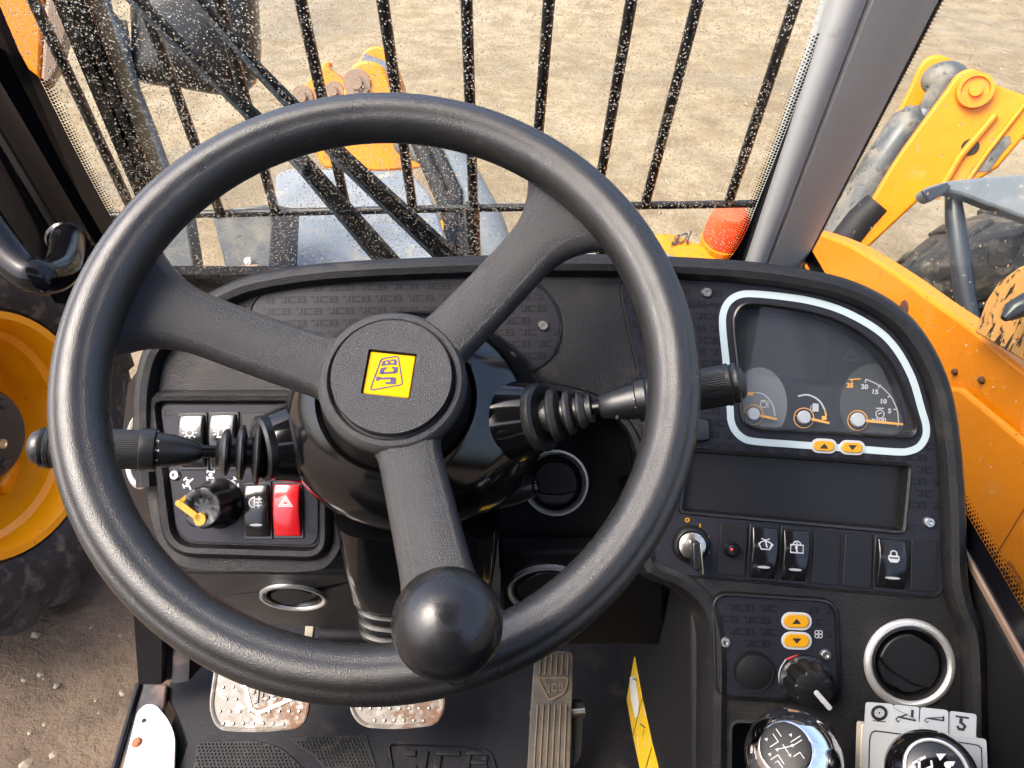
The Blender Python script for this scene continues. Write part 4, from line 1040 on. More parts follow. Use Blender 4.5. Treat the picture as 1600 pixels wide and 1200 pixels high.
# --- rocker switches
def rocker(corners, label, icon=None, mark=True, m='rocker', bank='dash', tilt=0.0018):
    """corners: TL, TR, BR, BL pixels of the paddle foot"""
    TLc, TRc, BRc, BLc = [Vector(D.loc(u, v, 0.006)) for u, v in corners]
    t = thing('rocker_switch', label, 'switch', D.P(*((TLc + TRc + BRc + BLc) / 4), 0.0), bank)
    def bi(s_, r): return (TLc.lerp(TRc, s_)).lerp(BLc.lerp(BRc, s_), r)
    def hgt(r): return 0.0085 - 0.0052 * (2 * r - 1) ** 2 * (1.0 if r < 0.5 else 0.75) + tilt * (0.5 - r)
    rings_ = []
    for k in range(15):
        r = k / 14; H = hgt(r)
        rr = 0.03 + 0.94 * r
        rings_.append([D.P(*bi(s_, rr), h_) for s_, h_ in ((0.03, -0.001), (0.03, H - 0.0012), (0.06, H - 0.0004), (0.12, H), (0.88, H), (0.94, H - 0.0004), (0.97, H - 0.0012), (0.97, -0.001))])
    MB().rings(rings_).build('paddle', M[m], t, bevel=0.0006, sharp=50)
    fr0 = [tuple(bi(s_, r)) for s_, r in ((-0.03, -0.02), (1.03, -0.02), (1.03, 1.02), (-0.03, 1.02))]
    MB().prism(D, fr0, 0.0008, 0.0026).build('frame', M['satin'], t, bevel=0.0005)
    def surf(s_, r):
        q = bi(s_, 0.03 + 0.94 * r); return D.P(q.x, q.y, hgt(r) + 0.00025)
    class Q:      # local drawing surface: x 0..1 across, y 0..1 down the paddle
        def P(s, x, y, h=0): return surf(x, y)
    mb = MB(); Qs = Q()
    if mark and m != 'red':
        mb.sheet(Qs, circ(0.5, 0.76, 0.24, 0.026, n=16), 0)
    if icon:
        for kind, pts, w in icon:
            P2 = [(0.5 + x * 0.5, 0.32 + y * 0.24) for x, y in pts]
            if kind == 'fill': mb.sheet(Qs, P2, 0)
            else: mb.ribbon_aspect(Qs, P2, w, kind == 'loop')
    if mb.v: mb.build('symbol', M['white'], t, smooth=False)
    return t
def ribbon_aspect(self, pl, pts, w, closed):
    """line on a rocker face whose x and y units differ (face about 21 x 44 mm)"""
    n = len(pts); sx_, sy_ = 0.021, 0.044
    q = [(x * sx_, y * sy_) for x, y in pts]
    class A:
        def P(s, x, y, h=0): return pl.P(x / sx_, y / sy_)
    return self.ribbon(A(), q, w, 0.0, closed)
MB.ribbon_aspect = ribbon_aspect
LW = 0.0009
def arc(cx, cy, r, a0, a1, n=12, ry=None): return circ(cx, cy, r, ry or r, n, a0, a1)
ic_light = [('loop', arc(0, 0.05, 0.26, 0, 2 * math.pi, 16), LW), ('line', [(-0.14, -0.28), (0.14, -0.28)], LW * 2)] + \
           [('line', [(0.38 * math.cos(a), 0.05 + 0.38 * math.sin(a)), (0.55 * math.cos(a), 0.05 + 0.55 * math.sin(a))], LW) for a in (0, 0.75, 1.57, 2.39, 3.14, 3.7, 5.72)]
ic_beacon = [('line', [(-0.2, 0.35), (-0.2, -0.05)] + arc(0, -0.1, 0.2, math.pi, 2 * math.pi, 8) + [(0.2, 0.35)], LW), ('line', [(-0.3, 0.42), (0.3, 0.42)], LW * 1.6)] + \
            [('line', [(s_ * 0.32, y0), (s_ * 0.55, y1)], LW) for s_ in (-1, 1) for y0, y1 in ((-0.2, -0.35), (0.0, -0.05), (0.16, 0.25))]
ic_fog = [('loop', [(-0.05, -0.4)] + arc(-0.05, 0, 0.38, -math.pi / 2, -3 * math.pi / 2, 10, 0.4) + [(-0.05, 0.4)], LW)] + \
         [('line', [(0.05, y), (0.5, y)], LW) for y in (-0.25, 0.0, 0.25)] + [('line', [(0.28, -0.45), (0.33, -0.1), (0.23, 0.1), (0.28, 0.45)], LW)]
ic_haz = [('loop', [(0, -0.42), (0.48, 0.36), (-0.48, 0.36)], LW), ('loop', [(0, -0.18), (0.27, 0.24), (-0.27, 0.24)], LW)]
ic_wash = [('line', [(-0.5, -0.1)] + arc(0, 0.15, 0.52, math.pi * 1.15, math.pi * 1.85, 8, 0.45) + [(0.5, -0.1), (0.3, 0.35), (-0.3, 0.35), (-0.5, -0.1)], LW), ('line', [(-0.3, -0.5), (0.0, -0.35), (0.3, -0.5)], LW), ('line', [(0, -0.3), (0.12, 0.2)], LW * 1.3)]
ic_wipe = [('loop', [(-0.45, -0.2), (0.45, -0.2), (0.45, 0.42), (-0.45, 0.42)], LW), ('line', [(-0.1, -0.1), (0.05, 0.45)], LW * 1.3), ('line', arc(0, -0.25, 0.26, math.pi * 1.0, math.pi * 2.0, 8, 0.25), LW), ('line', [(0, -0.45), (0, 0.1)], LW)]
ic_lock = [('line', [(-0.2, 0.0), (-0.2, -0.25)] + arc(0, -0.25, 0.2, math.pi, 2 * math.pi, 8) + [(0.2, 0.0)], LW), ('loop', [(-0.32, 0.0), (0.32, 0.0), (0.32, 0.25), (0.2, 0.45), (-0.2, 0.45), (-0.32, 0.25)], LW * 1.2), ('fill', [(-0.32, 0.2), (0.32, 0.2), (0.2, 0.45), (-0.2, 0.45)], 0)]
G1, G2 = 'rocker switches on the left pod', 'rocker switches on the right panel'
rocker([(276, 647), (319, 646), (322, 733), (279, 733)], 'black rocker switch with lamp symbol behind the left stalk', ic_light, False, bank=G1)
rocker([(324, 646), (369, 645), (371, 733), (327, 733)], 'black rocker switch with beacon symbol behind the left stalk', ic_beacon, False, bank=G1)
rocker([(379, 757), (420, 755), (422, 842), (380, 842)], 'black rocker switch with fog lamp symbol beside the red switch', ic_fog, True, bank=G1)
rocker([(425, 755), (469, 755), (471, 841), (426, 841)], 'red hazard rocker switch with triangle symbol', ic_haz, False, 'red', bank=G1)
rocker([(1175, 821), (1218, 824), (1213, 909), (1170, 906)], 'black rocker switch with washer symbol right of the ignition', ic_wash, True, bank=G2)
rocker([(1224, 825), (1267, 828), (1262, 913), (1219, 910)], 'black rocker switch with rear wiper symbol', ic_wipe, True, bank=G2)
rocker([(1372, 839), (1419, 843), (1418, 926), (1368, 922)], 'black rocker switch with padlock symbol', ic_lock, True, bank=G2)
def blank(corners, label, bank):
    t = thing('switch_blank', label, 'cover', D.hit(*corners[3], 0), bank)
    q = D.px(rnd(corners, 4), 0.003)
    MB().prism(D, q, 0.0008, 0.003).build('cover', M['blank'], t, bevel=0.0006)
    cx = sum(p[0] for p in q) / len(q); cy = sum(p[1] for p in q) / len(q)
    MB().ribbon(D, [(cx + (x - cx) * 0.93, cy + (y - cy) * 0.965) for x, y in q], 0.0005, 0.0032, True).build('edge_line', M['film'], t, smooth=False)
blank([(376, 645), (420, 644), (422, 730), (378, 731)], 'blank black switch cover next to the beacon switch', G1)
blank([(425, 644), (468, 643), (470, 729), (427, 730)], 'blank black switch cover behind the column shroud', G1)
blank([(1273, 830), (1314, 833), (1311, 915), (1268, 912)], 'blank switch cover right of the rear wiper switch', G2)
blank([(1321, 835), (1364, 838), (1361, 920), (1316, 916)], 'blank switch cover left of the padlock switch', G2)
blank([(1424, 844), (1465, 847), (1463, 925), (1422, 923)], 'blank switch cover at the right end of the row', G2)
sk = thing('socket_plate', 'black plate with small round push knob right of the key', 'switch', D.hit(1145, 895))
MB().prism(D, D.px(rnd([(1126, 818), (1169, 821), (1164, 901), (1121, 898)], 5), 0.003), 0.0008, 0.003).build('plate', M['blank'], sk, bevel=0.0006)
kn = MB().lathe([(0, 0.007), (0.0035, 0.0072), (0.0052, 0.0055), (0.0062, 0.002), (0.0065, 0.0), (0, 0)], D.hit(1143, 858, 0.003), D.n, 24).build('knob', M['rocker'], sk)
MB().lathe([(0, 0.0006), (0.0011, 0.0005), (0.0012, 0), (0, 0)], D.hit(1143, 858, 0.010), D.n, 12).build('red_dot', M['redprint'], kn)

# --- ignition switch with key
ig = thing('ignition_switch', 'round ignition switch with key left of the switch row', 'switch', D.hit(1078, 880))
ip = D.hit(1079, 850, 0.001)
MB().lathe([(0, 0.009), (0.007, 0.009), (0.0105, 0.008), (0.0112, 0.006), (0.0115, 0.0065), (0.0135, 0.005), (0.0148, 0.002), (0.015, 0), (0, 0)], ip, D.n, 36).build('collar', M['satin'], ig)
MB().lathe([(0.0, 0.0107), (0.0075, 0.0107), (0.0102, 0.0092), (0.0102, 0.008), (0, 0.008)], ip, D.n, 30).build('barrel', M['nickel'], ig)
ks = D.sub(1079, 850, (1083, 900)); 
MB().box(ks, -0.0032, 0.0032, -0.006, 0.016, 0.008, 0.026).build('key_head', M['satin'], ig, bevel=0.0018)
MB().box(ks, -0.0042, -0.0033, -0.004, 0.019, 0.010, 0.0255).build('key_blade', M['brass'], ig, bevel=0.0003)
mb = MB()
mb.ribbon(D, D.px(circ(1074, 812.5, 3.2, 2.8, n=10), 0.0016), 0.0008, 0.0016, True)
for cx, cy, k in ((1094, 821, 1), (1106, 840, 2), (1105, 862, 3)):
    for i in range(k): mb.ribbon(D, D.px([(cx + (i - (k - 1) / 2) * 3, cy - 3), (cx + (i - (k - 1) / 2) * 3, cy + 3)], 0.0016), 0.0008, 0.0016)
mb.build('position_print', M['yellow'], ig, smooth=False)

# --- heater panel
hp_t = film('heater_panel', 'dark lettered heater panel left of the round vent', 'panel', heat_px, 0.0012, dict(o=(1085, 942), ax=(1, 0.035), ay=(0.01, 1.0), rows=9, cols=6),
     skip=[circ(1245, 971, 30, 18, n=12), circ(1245, 1001, 30, 18, n=12), circ(1177, 1048, 36, n=14), circ(1258, 1062, 52, n=14)], screws=((1133, 1003), (1290, 1023)))
loop_sweep(D, D.px(heat_px), [(-0.003, 0.0), (-0.002, 0.0035), (-0.0005, 0.004), (0.0006, 0.002), (0.0006, 0.0)]).build('bead', M['satin'], hp_t)
pill(1245, 971, 24, 14, 0.04, True, 'yellow up arrow fan button on the heater panel', 'yellow arrow buttons')
pill(1245, 1001.5, 24, 14, 0.04, False, 'yellow down arrow fan button on the heater panel', 'yellow arrow buttons')
mb = MB()
for a in (0.78, 2.36, 3.93, 5.5): mb.ribbon(D, D.px(circ(1279 + 3.7 * math.cos(a), 991 + 3.7 * math.sin(a), 3.2, n=9), 0.0016), 0.0006, 0.0016, True)
mb.ribbon(D, D.px(sm([(1291, 1054), (1288, 1060), (1291, 1066), (1293, 1055), (1290, 1053)], 3, False), 0.0016), 0.0006, 0.0016)
mb.ribbon(D, D.px(sm([(1228, 1030), (1219, 1045), (1217, 1060), (1222, 1077)], 4, False), 0.0016), 0.001, 0.0016)
mb.build('fan_print', M['white'], hp_t, smooth=False)
MB().ribbon(D, D.px(sm([(1229, 1030), (1243, 1025), (1258, 1025), (1272, 1031), (1281, 1038)], 4, False), 0.0016), 0.0012, 0.0016).build('red_arc', M['redprint'], hp_t, smooth=False)
MB().ribbon(D, D.px([(1222, 1077), (1230, 1086)], 0.0016), 0.0012, 0.0016).build('blue_arc', M['bluepr'], hp_t, smooth=False)
bk_ = thing('round_blank', 'round black blanking disc on the heater panel', 'cover', D.hit(1177, 1048))
MB().lathe([(0, 0.0052), (0.010, 0.005), (0.0132, 0.0042), (0.0136, 0.0036), (0.0148, 0.0038), (0.0154, 0.002), (0.0155, 0.0), (0, 0)], D.hit(1177, 1048, 0.001), D.n, 36).build('disc', M['blank'], bk_)

def fluted(n, amt, h0, h1):
    def f(t, h):
        return 1 - amt * max(0.0, math.cos(n * t)) ** 2 if h0 <= h <= h1 else 1.0
    return f
hk = thing('temperature_dial', 'black fluted rotary knob with white pointer on heater panel', 'knob', D.hit(1258, 1060))
kp = D.hit(1257, 1062, 0.001)
hkm = MB().lathe([(0.0195, 0.0), (0.0195, 0.004), (0.0178, 0.0052), (0.0172, 0.008), (0.0150, 0.019), (0.0142, 0.0215), (0.0125, 0.022), (0.0, 0.022)], kp, D.n, 72, wob=fluted(9, 0.13, 0.005, 0.0216)).build('knob_body', M['satin'], hk)
pp = D.sub(1262, 1071, (1290, 1103), 0.023)
MB().prism(Plane(kp + D.n * 0.022, D.n, pp.x), rnd([(-0.002, 0.001), (0.002, 0.001), (0.002, 0.0185), (-0.002, 0.0185)], 0.002), -0.006, 0.0012).build('pointer', M['white'], hk, bevel=0.0004)

# --- steering mode selector on the left pod
pod = film('switch_pod_panel', 'dark lettered switch pod panel left of the column', 'panel', pod_px, 0.0012, dict(o=(240, 640), ax=(1, 0.0), ay=(0.05, 1.0), rows=12, cols=6),
     skip=[[(270, 640), (475, 640), (475, 738), (270, 738)], [(372, 750), (478, 750), (478, 850), (372, 850)], circ(335, 790, 62, n=16)], screws=((274, 742),))
sk_ = thing('steer_mode_knob', 'black fluted rotary selector with yellow pointer on the pod', 'knob', D.hit(345, 800))
sp_ = D.hit(343, 786, 0.001)
MB().lathe([(0.0205, 0.0), (0.0205, 0.003), (0.019, 0.005), (0.0175, 0.012), (0.0168, 0.030), (0.016, 0.0315), (0.0145, 0.0322), (0.010, 0.0315), (0.008, 0.030), (0, 0.030)], sp_, D.n, 72, wob=fluted(7, 0.12, 0.004, 0.0318)).build('knob_body', M['satin'], sk_)
top = Plane(sp_ + D.n * 0.0305, D.n, D.x)
a = Vector(top.loc(314, 811)); c = Vector(top.loc(281, 786)); e = Vector(top.loc(303, 767, -0.022))
MB().lathe([(0, 0.0022), (0.0046, 0.0022), (0.005, 0.0017), (0.005, 0), (0, 0)], top.P(a.x, a.y, 0.0), D.n, 28).build('pointer_cap', M['yellow'], sk_)
def bar(mb, A, B, w):
    t = (B - A).normalized(); q = t.cross(D.n).normalized()
    mb.rings([[p + q * w + D.n * 0.001, p + q * w - D.n * 0.001, p - q * w - D.n * 0.001, p - q * w + D.n * 0.001] for p in (A, B)]); return mb
mb = MB(); A_ = top.P(a.x, a.y, 0.0012); B_ = top.P(c.x, c.y, 0.0012); C_ = top.P(e.x, e.y, -0.022)
bar(mb, A_, B_, 0.0026); bar(mb, B_, C_, 0.0024); mb.lathe([(0, 0.0012), (0.0027, 0.0012), (0.0027, -0.001), (0, -0.001)], B_, D.n, 16)
mb.build('pointer', M['yellow'], sk_, bevel=0.0003)
mb = MB()
def wheelsym(u, v, rot, skew):
    ca, sa = math.cos(rot), math.sin(rot)
    tr = lambda x, y: (u + x * ca - y * sa, v + x * sa + y * ca)
    L_ = lambda a_, b_, w: mb.ribbon(D, D.px([tr(*a_), tr(*b_)], 0.0016), w, 0.0016)
    L_((0, -5), (0, 5), 0.0012); L_((-4, -5), (4, -5), 0.0008); L_((-4, 5), (4, 5), 0.0008)
    mb.ribbon(D, D.px([tr(*p) for p in circ(0, 0, 2.5, n=8)], 0.0016), 0.0008, 0.0016, True)
    for sx_ in (-1, 1):
        for sy_ in (-1, 1):
            k = skew * sy_
            L_((sx_ * 5 - k, sy_ * 6 - 3), (sx_ * 5 + k, sy_ * 6 + 3), 0.0013)
wheelsym(293, 755, 0.2, 2); wheelsym(329, 742, 0.05, 0.8); wheelsym(365, 755, -0.45, -1)
mb.build('steer_print', M['white'], pod, smooth=False)

# --- round air vents
def vent(label, pl, c2, r, name='air_vent', group='round air vents', louvre=True, ringw=0.006, rot=0.8):
    c = pl.P(*c2, 0.0)
    t = thing(name, label, 'vent', c - pl.n * 0.02, group)
    MB().lathe([(r - 0.0005, -0.004), (r, 0.0005), (r + 0.0008, 0.0022), (r + 0.0022, 0.0032), (r + 0.0042, 0.003), (r + ringw, 0.0015), (r + ringw + 0.001, -0.001)], c, pl.n, 64).build('trim_ring', M['silver'], t)
    MB().lathe([(r, 0.0008), (r - 0.0015, 0.0012), (r - 0.003, -0.001), (r - 0.0035, -0.02), (0, -0.022)], c, pl.n, 48).build('housing', M['satin'], t)
    if louvre:
        ex = Vector((math.cos(rot), math.sin(rot))); ey = Vector((-math.sin(rot), math.cos(rot)))
        lp2 = Plane(c, pl.n, pl.x * ex.x + pl.y * ex.y)
        R0 = r - 0.0055
        out = [(R0 * math.cos(a_), R0 * math.sin(a_)) for a_ in [2 * math.pi * i / 48 for i in range(48)]]
        flap = [(x, max(-R0 * 0.9, min(R0 * 0.9, y))) for x, y in out]
        # two-part louvre disc: large flap and lower crescent
        up_ = [p for p in sm([(-R0 * 0.98, -R0 * 0.35), (-R0 * 0.4, -R0 * 0.52), (R0 * 0.4, -R0 * 0.52), (R0 * 0.98, -R0 * 0.35)], 6, False)]
        arc_u = [(R0 * math.cos(a_), min(R0 * 0.93, R0 * math.sin(a_))) for a_ in [-0.2 + (math.pi + 0.4) * i / 30 for i in range(31)]]
        MB().prism(lp2, up_ + arc_u, -0.008, 0.0012).build('louvre', M['blank'], t, bevel=0.0012)
        lw_ = [(R0 * math.cos(a_), max(-R0 * 0.93, R0 * math.sin(a_))) for a_ in [math.pi + 0.38 + (math.pi - 0.76) * i / 24 for i in range(25)]]
        lo_ = sm([(R0 * 0.9, -R0 * 0.44), (R0 * 0.4, -R0 * 0.58), (-R0 * 0.4, -R0 * 0.58), (-R0 * 0.9, -R0 * 0.44)], 6, False)
        MB().prism(lp2, lw_ + lo_, -0.010, -0.0025).build('louvre', M['satin'], t, bevel=0.0012)
        for i in range(3):
            y_ = R0 * (0.62 + 0.07 * i)
            MB().box(lp2, -R0 * 0.2, R0 * 0.2, y_, y_ + 0.0005, -0.0006, 0.0002).build('grip_line', M['satin'], t)
    return t
vent('large round air vent with silver ring right of the heater panel', D, vent_loc, vr - 0.0055, rot=-0.55)
RCp = Plane(D.P(0, 0, -0.08), D.n, D.x)
vent('round air vent in the dark recess right of the column', RCp, RCp.loc(868, 754), 0.0255, ringw=0.003, rot=0.0)
LP = Plane(at(458, 938, 0.73), (0.0, -math.cos(math.radians(14)), -math.sin(math.radians(14))))
o = MB().prism(LP, LP.px([(225, 893), (590, 896), (600, 985), (420, 978), (246, 946)]), -0.02, 0.0, [circ(*LP.loc(458, 937), 0.0265, n=32)]).build('lower_panel', M['grain'], dash, bevel=0.004)
vent('narrow looking foot vent with silver ring on the lower dash', LP, LP.loc(458, 937, 0.003), 0.0265, ringw=0.004)
LP2 = Plane(at(850, 920, 0.70), (0.0, -math.cos(math.radians(2)), -math.sin(math.radians(2))))
MB().prism(LP2, LP2.px([(782, 868), (1040, 860), (1040, 1010), (782, 1010)]), -0.02, -0.001).build('lower_panel', M['dark'], dash, bevel=0.004)
vent('silver ringed foot vent under the rim beside the ball knob', LP2, LP2.loc(855, 925, 0.003), 0.032, ringw=0.004)
SP = Plane(at(214, 706, 0.66), (-0.72, -0.5, 0.48))
vent('edge on round vent with silver ring on the dash flank', SP, SP.loc(218, 704), 0.026, ringw=0.006, louvre=False)
# dash flank on the left
fl = [at(228, 560, 0.66), at(200, 600, 0.72), at(186, 720, 0.74), at(196, 800, 0.74), at(232, 900, 0.72), at(250, 880, 0.65), at(238, 700, 0.645)]
cc = sum(fl, Vector()) / len(fl)
MB().add(fl + [p + Vector((0.03, 0.08, -0.02)) for p in fl], [tuple(range(7))] + [(i, (i + 1) % 7, 7 + (i + 1) % 7, 7 + i) for i in range(7)]).build('flank_panel', M['satin'], dash)

# ------------------------------------------------------------------ steering column
HUBH = -0.045
hub_c = W.P(*W.loc(613, 592, HUBH), HUBH)
HB = Plane(hub_c, WN, W.x)
colu = thing('steering_column', 'gloss black bowl shaped steering column shroud under the wheel', 'steering column', hub_c - WN * 0.3)
def ell(c, ax_, bx_, a_, b_, n=48, p=2.0):
    out = []
    for i in range(n):
        t = 2 * math.pi * i / n; ct, st_ = math.cos(t), math.sin(t)
        out.append(c + ax_ * (a_ * math.copysign(abs(ct) ** (2 / p), ct)) + bx_ * (b_ * math.copysign(abs(st_) ** (2 / p), st_)))
    return out
def sec(s_, a_, b_, dx=0.0, dy=0.0, p=2.0): return ell(hub_c - WN * s_ + HB.x * dx + HB.y * dy, HB.x, HB.y, a_, b_, 56, p)
MB().rings([sec(0.075, 0.050, 0.050), sec(0.040, 0.0535, 0.0535, 0, 0), sec(0.037, 0.0565, 0.056), sec(0.040, 0.0605, 0.059), sec(0.052, 0.079, 0.072, 0.004, -0.002), sec(0.068, 0.093, 0.082, 0.009, -0.003), sec(0.085, 0.100, 0.086, 0.012, -0.003),
            sec(0.102, 0.099, 0.086, 0.012, -0.002), sec(0.120, 0.089, 0.081, 0.009, -0.001), sec(0.138, 0.080, 0.076, 0, -0.002), sec(0.155, 0.060, 0.060, 0, 0)]).build('shroud', M['gloss'], colu)
# the lower column turns down more steeply than the wheel axis
lc0, lc1 = at(658, 770, 0.615), at(662, 900, 0.675)
lax = (lc1 - lc0).normalized(); lby = lax.cross(Vector((1, 0, 0))).normalized(); lbx = lby.cross(lax).normalized()
def lsec(t, a_, b_): return ell(lc0 + (lc1 - lc0) * t, lbx, lby, a_, b_, 48, 4.5)
MB().rings([lsec(0.0, 0.064, 0.052), lsec(0.5, 0.0625, 0.050), lsec(0.93, 0.060, 0.047), lsec(1.0, 0.056, 0.043)]).build('lower_cover', M['gloss'], colu)
for t in (1.02, 1.17, 1.32):
    MB().rings([lsec(t, 0.050, 0.040), lsec(t + 0.03, 0.057, 0.045), lsec(t + 0.10, 0.056, 0.044), lsec(t + 0.13, 0.049, 0.039)]).build('gaiter_ring', M['satin'], colu)
MB().rings([lsec(1.4, 0.044, 0.034), ell(at(655, 965, 0.80), lbx, lby, 0.036, 0.030, 48, 4.5), ell(at(650, 985, 0.97), lbx, lby, 0.030, 0.026, 48, 4.5)]).build('shaft_cover', M['dark'], colu)
# hub neck seen between wheel hub and shroud
MB().rings([sec(0.010, 0.0465, 0.0465), sec(0.024, 0.0485, 0.0485), sec(0.036, 0.0525, 0.0525), sec(0.05, 0.0528, 0.0528)]).build('neck', M['grain'], colu)
# parting line of the two shroud halves
pl_pts = [(at(u, v, 0.6)) for u, v in ((0, 0),)]
# side sockets for the stalks
LA, LB = at(470, 690, 0.575), at(413, 700, 0.560)
MB().lathe([(0.046, -0.03), (0.037, -0.012), (0.031, 0.004), (0.0245, (LB - LA).length - 0.004), (0.0215, (LB - LA).length), (0.0, (LB - LA).length)], LA, LB - LA, 40).build('stalk_socket', M['gloss'], colu)
MB().lathe([(0.0232, (LB - LA).length - 0.006), (0.0240, (LB - LA).length - 0.004), (0.0240, (LB - LA).length + 0.002), (0.022, (LB - LA).length + 0.004), (0.0, (LB - LA).length + 0.004)], LA, LB - LA, 40).build('socket_lip', M['satin'], colu)
RA, RB = at(790, 662, 0.575), at(846, 652, 0.560)
MB().lathe([(0.050, -0.03), (0.040, -0.012), (0.033, 0.006), (0.0255, (RB - RA).length - 0.004), (0.0225, (RB - RA).length), (0.0, (RB - RA).length)], RA, RB - RA, 40).build('stalk_socket', M['gloss'], colu)
MB().lathe([(0.0245, (RB - RA).length - 0.006), (0.0252, (RB - RA).length - 0.004), (0.0252, (RB - RA).length + 0.002), (0.023, (RB - RA).length + 0.004), (0.0, (RB - RA).length + 0.004)], RA, RB - RA, 40).build('socket_lip', M['satin'], colu)
tl = thing('tilt_lever', 'stubby satin black lever right of the column shroud', 'lever', at(800, 770, 0.6))
TA, TB = at(770, 772, 0.600), at(838, 759, 0.590)
L_ = (TB - TA).length
MB().lathe([(0, 0), (0.0125, 0), (0.0115, L_ * 0.5), (0.0085, L_ * 0.9), (0.0080, L_ * 0.95), (0, L_ * 0.95)], TA, TB - TA, 24).build('lever_body', M['satin'], tl)
MB().lathe([(0, L_ * 0.94), (0.005, L_ * 0.94), (0.0055, L_), (0.0045, L_ * 1.05), (0, L_ * 1.05)], TA, TB - TA, 16).build('end_button', M['rocker'], tl)

# ------------------------------------------------------------------ stalks
def cyl_hit(u, v, A, ax, r):
    """point where the sight line of a drawing coordinate meets a round stalk"""
    d = ray(u, v).normalized(); w0 = CAM - A
    dp = d - ax * d.dot(ax); wp = w0 - ax * w0.dot(ax)
    a_ = dp.dot(dp); b_ = 2 * dp.dot(wp); c_ = wp.dot(wp) - r * r
    disc = max(0.0, b_ * b_ - 4 * a_ * c_)
    return CAM + d * ((-b_ - math.sqrt(disc)) / (2 * a_))
def stalk(label, A, B, spec, texts, name):
    ax = (B - A).normalized(); L = (B - A).length
    t = thing('column_stalk', label, 'stalk', A + (B - A) * 0.5 - Vector((0, 0, 0.02)), 'column stalks')
    pr = lambda ps: [(r, f * L) for f, r in ps]
    bt_ = MB().lathe(pr(spec['boot']), A, ax, 48).build('boot', M['boot'], t)
    MB().lathe(pr(spec['rod']), A, ax, 20).build('rod', M['nickel'] if spec.get('rodm') else M['blackpaint'], t)
    MB().lathe(pr(spec['body']), A, ax, 44).build('body', M['satin'], t)
    MB().lathe(pr(spec['collar']), A, ax, 44).build('collar', M['satin'], t)
    nfl = 60
    MB().lathe(pr(spec['grip']), A, ax, nfl * 4, wob=lambda tt, h: 1 - 0.018 * (0.5 + 0.5 * math.cos(nfl * tt))).build('grip', M['satin'], t)
    MB().lathe(pr(spec['end']), A, ax, 44).build('end_button', M['boot'], t)
    mb = MB()
    for kind, s_, o_, ax_, ay_, r in texts:
        if kind == 't': put_text(mb, None, s_, o_, ax_, ay_, fn=lambda u, v: cyl_hit(u, v, A, ax, r + 0.0004), bold=0.0)
        else:
            class Q:
                def P(s2, x, y, h=0): return cyl_hit(x, y, A, ax, r + 0.0004)
            for pts, w, cl_ in s_: mb.ribbon(Q(), [(o_[0] + x * ax_[0] + y * ay_[0], o_[1] + x * ax_[1] + y * ay_[1]) for x, y in pts], w, 0.0, cl_)
    if mb.v: mb.build('stalk_print', M['white'], t, smooth=False)
    return t
# fractions run from the socket (0) to the tip (1)
SA, SB = at(416, 708, 0.560), at(42, 698, 0.515)
def fr(x, x0, x1): return (x - x0) / (x1 - x0)
k = 0.00044
X = lambda x: fr(x, 416, 42) * 1.0
stalk('wiper stalk with numbered black grip left of the column', SA, SB, dict(
    boot=[(X(418), 0.012), (X(411), 0.013), (X(406), 0.0225), (X(402), 0.0235), (X(397), 0.0215), (X(391), 0.011), (X(384), 0.011), (X(379), 0.0195), (X(375), 0.0202), (X(370), 0.0185), (X(365), 0.010), (X(358), 0.010), (X(353), 0.0165), (X(349), 0.017), (X(344), 0.0155), (X(338), 0.0095), (X(333), 0.0095), (X(332), 0.0)],
    rod=[(X(345), 0.004), (X(344), 0.0045), (X(298), 0.0045), (X(297), 0.0)],
    body=[(X(311), 0.0), (X(310), 0.0048), (X(305), 0.0062), (X(290), 0.0088), (X(265), 0.0112), (X(240), 0.0126), (X(232), 0.0128), (X(231), 0.0)],
    collar=[(X(238), 0.0), (X(238), 0.0138), (X(236), 0.0148), (X(220), 0.0152), (X(214), 0.0150), (X(212), 0.0138), (X(212), 0.0)],
    grip=[(X(213), 0.0), (X(213), 0.0138), (X(80), 0.0138), (X(78), 0.013), (X(78), 0.0)],
    end=[(X(79), 0.0), (X(79), 0.0142), (X(73), 0.0145), (X(70), 0.0128), (X(67), 0.0136), (X(63), 0.0136), (X(60), 0.0115), (X(55), 0.0112), (X(49), 0.0098), (X(44), 0.006), (X(42), 0.0)]),
    [('t', '4', (243, 675), (0.5, -6.5), (-7.5, -0.8), 0.0126), ('t', '3', (244.5, 689), (0.5, -7), (-7.5, -0.6), 0.0126), ('t', '2', (244.5, 704), (0.3, -7), (-7.5, 0), 0.0126), ('t', '1', (242.5, 719), (0, -7), (-7.5, 0.3), 0.0126)], 'l')
SA, SB = at(847, 652, 0.560), at(1166, 596, 0.525)
X = lambda x: fr(x, 847, 1166)
hd = [([(-0.5, -0.5), (-0.5, 0.5)], 0.0004, False), ([(-0.4, -0.5)] + arc(-0.4, 0, 0.8, -math.pi / 2, math.pi / 2, 8, 0.5) + [(-0.4, 0.5)], 0.0004, True)] + [([(-1.5, y), (-0.7, y + 0.12)], 0.0004, False) for y in (-0.4, -0.05, 0.3)]
tri = [([(-0.5, -0.4), (0.5, 0.0), (-0.5, 0.4)], 0.0004, True)]
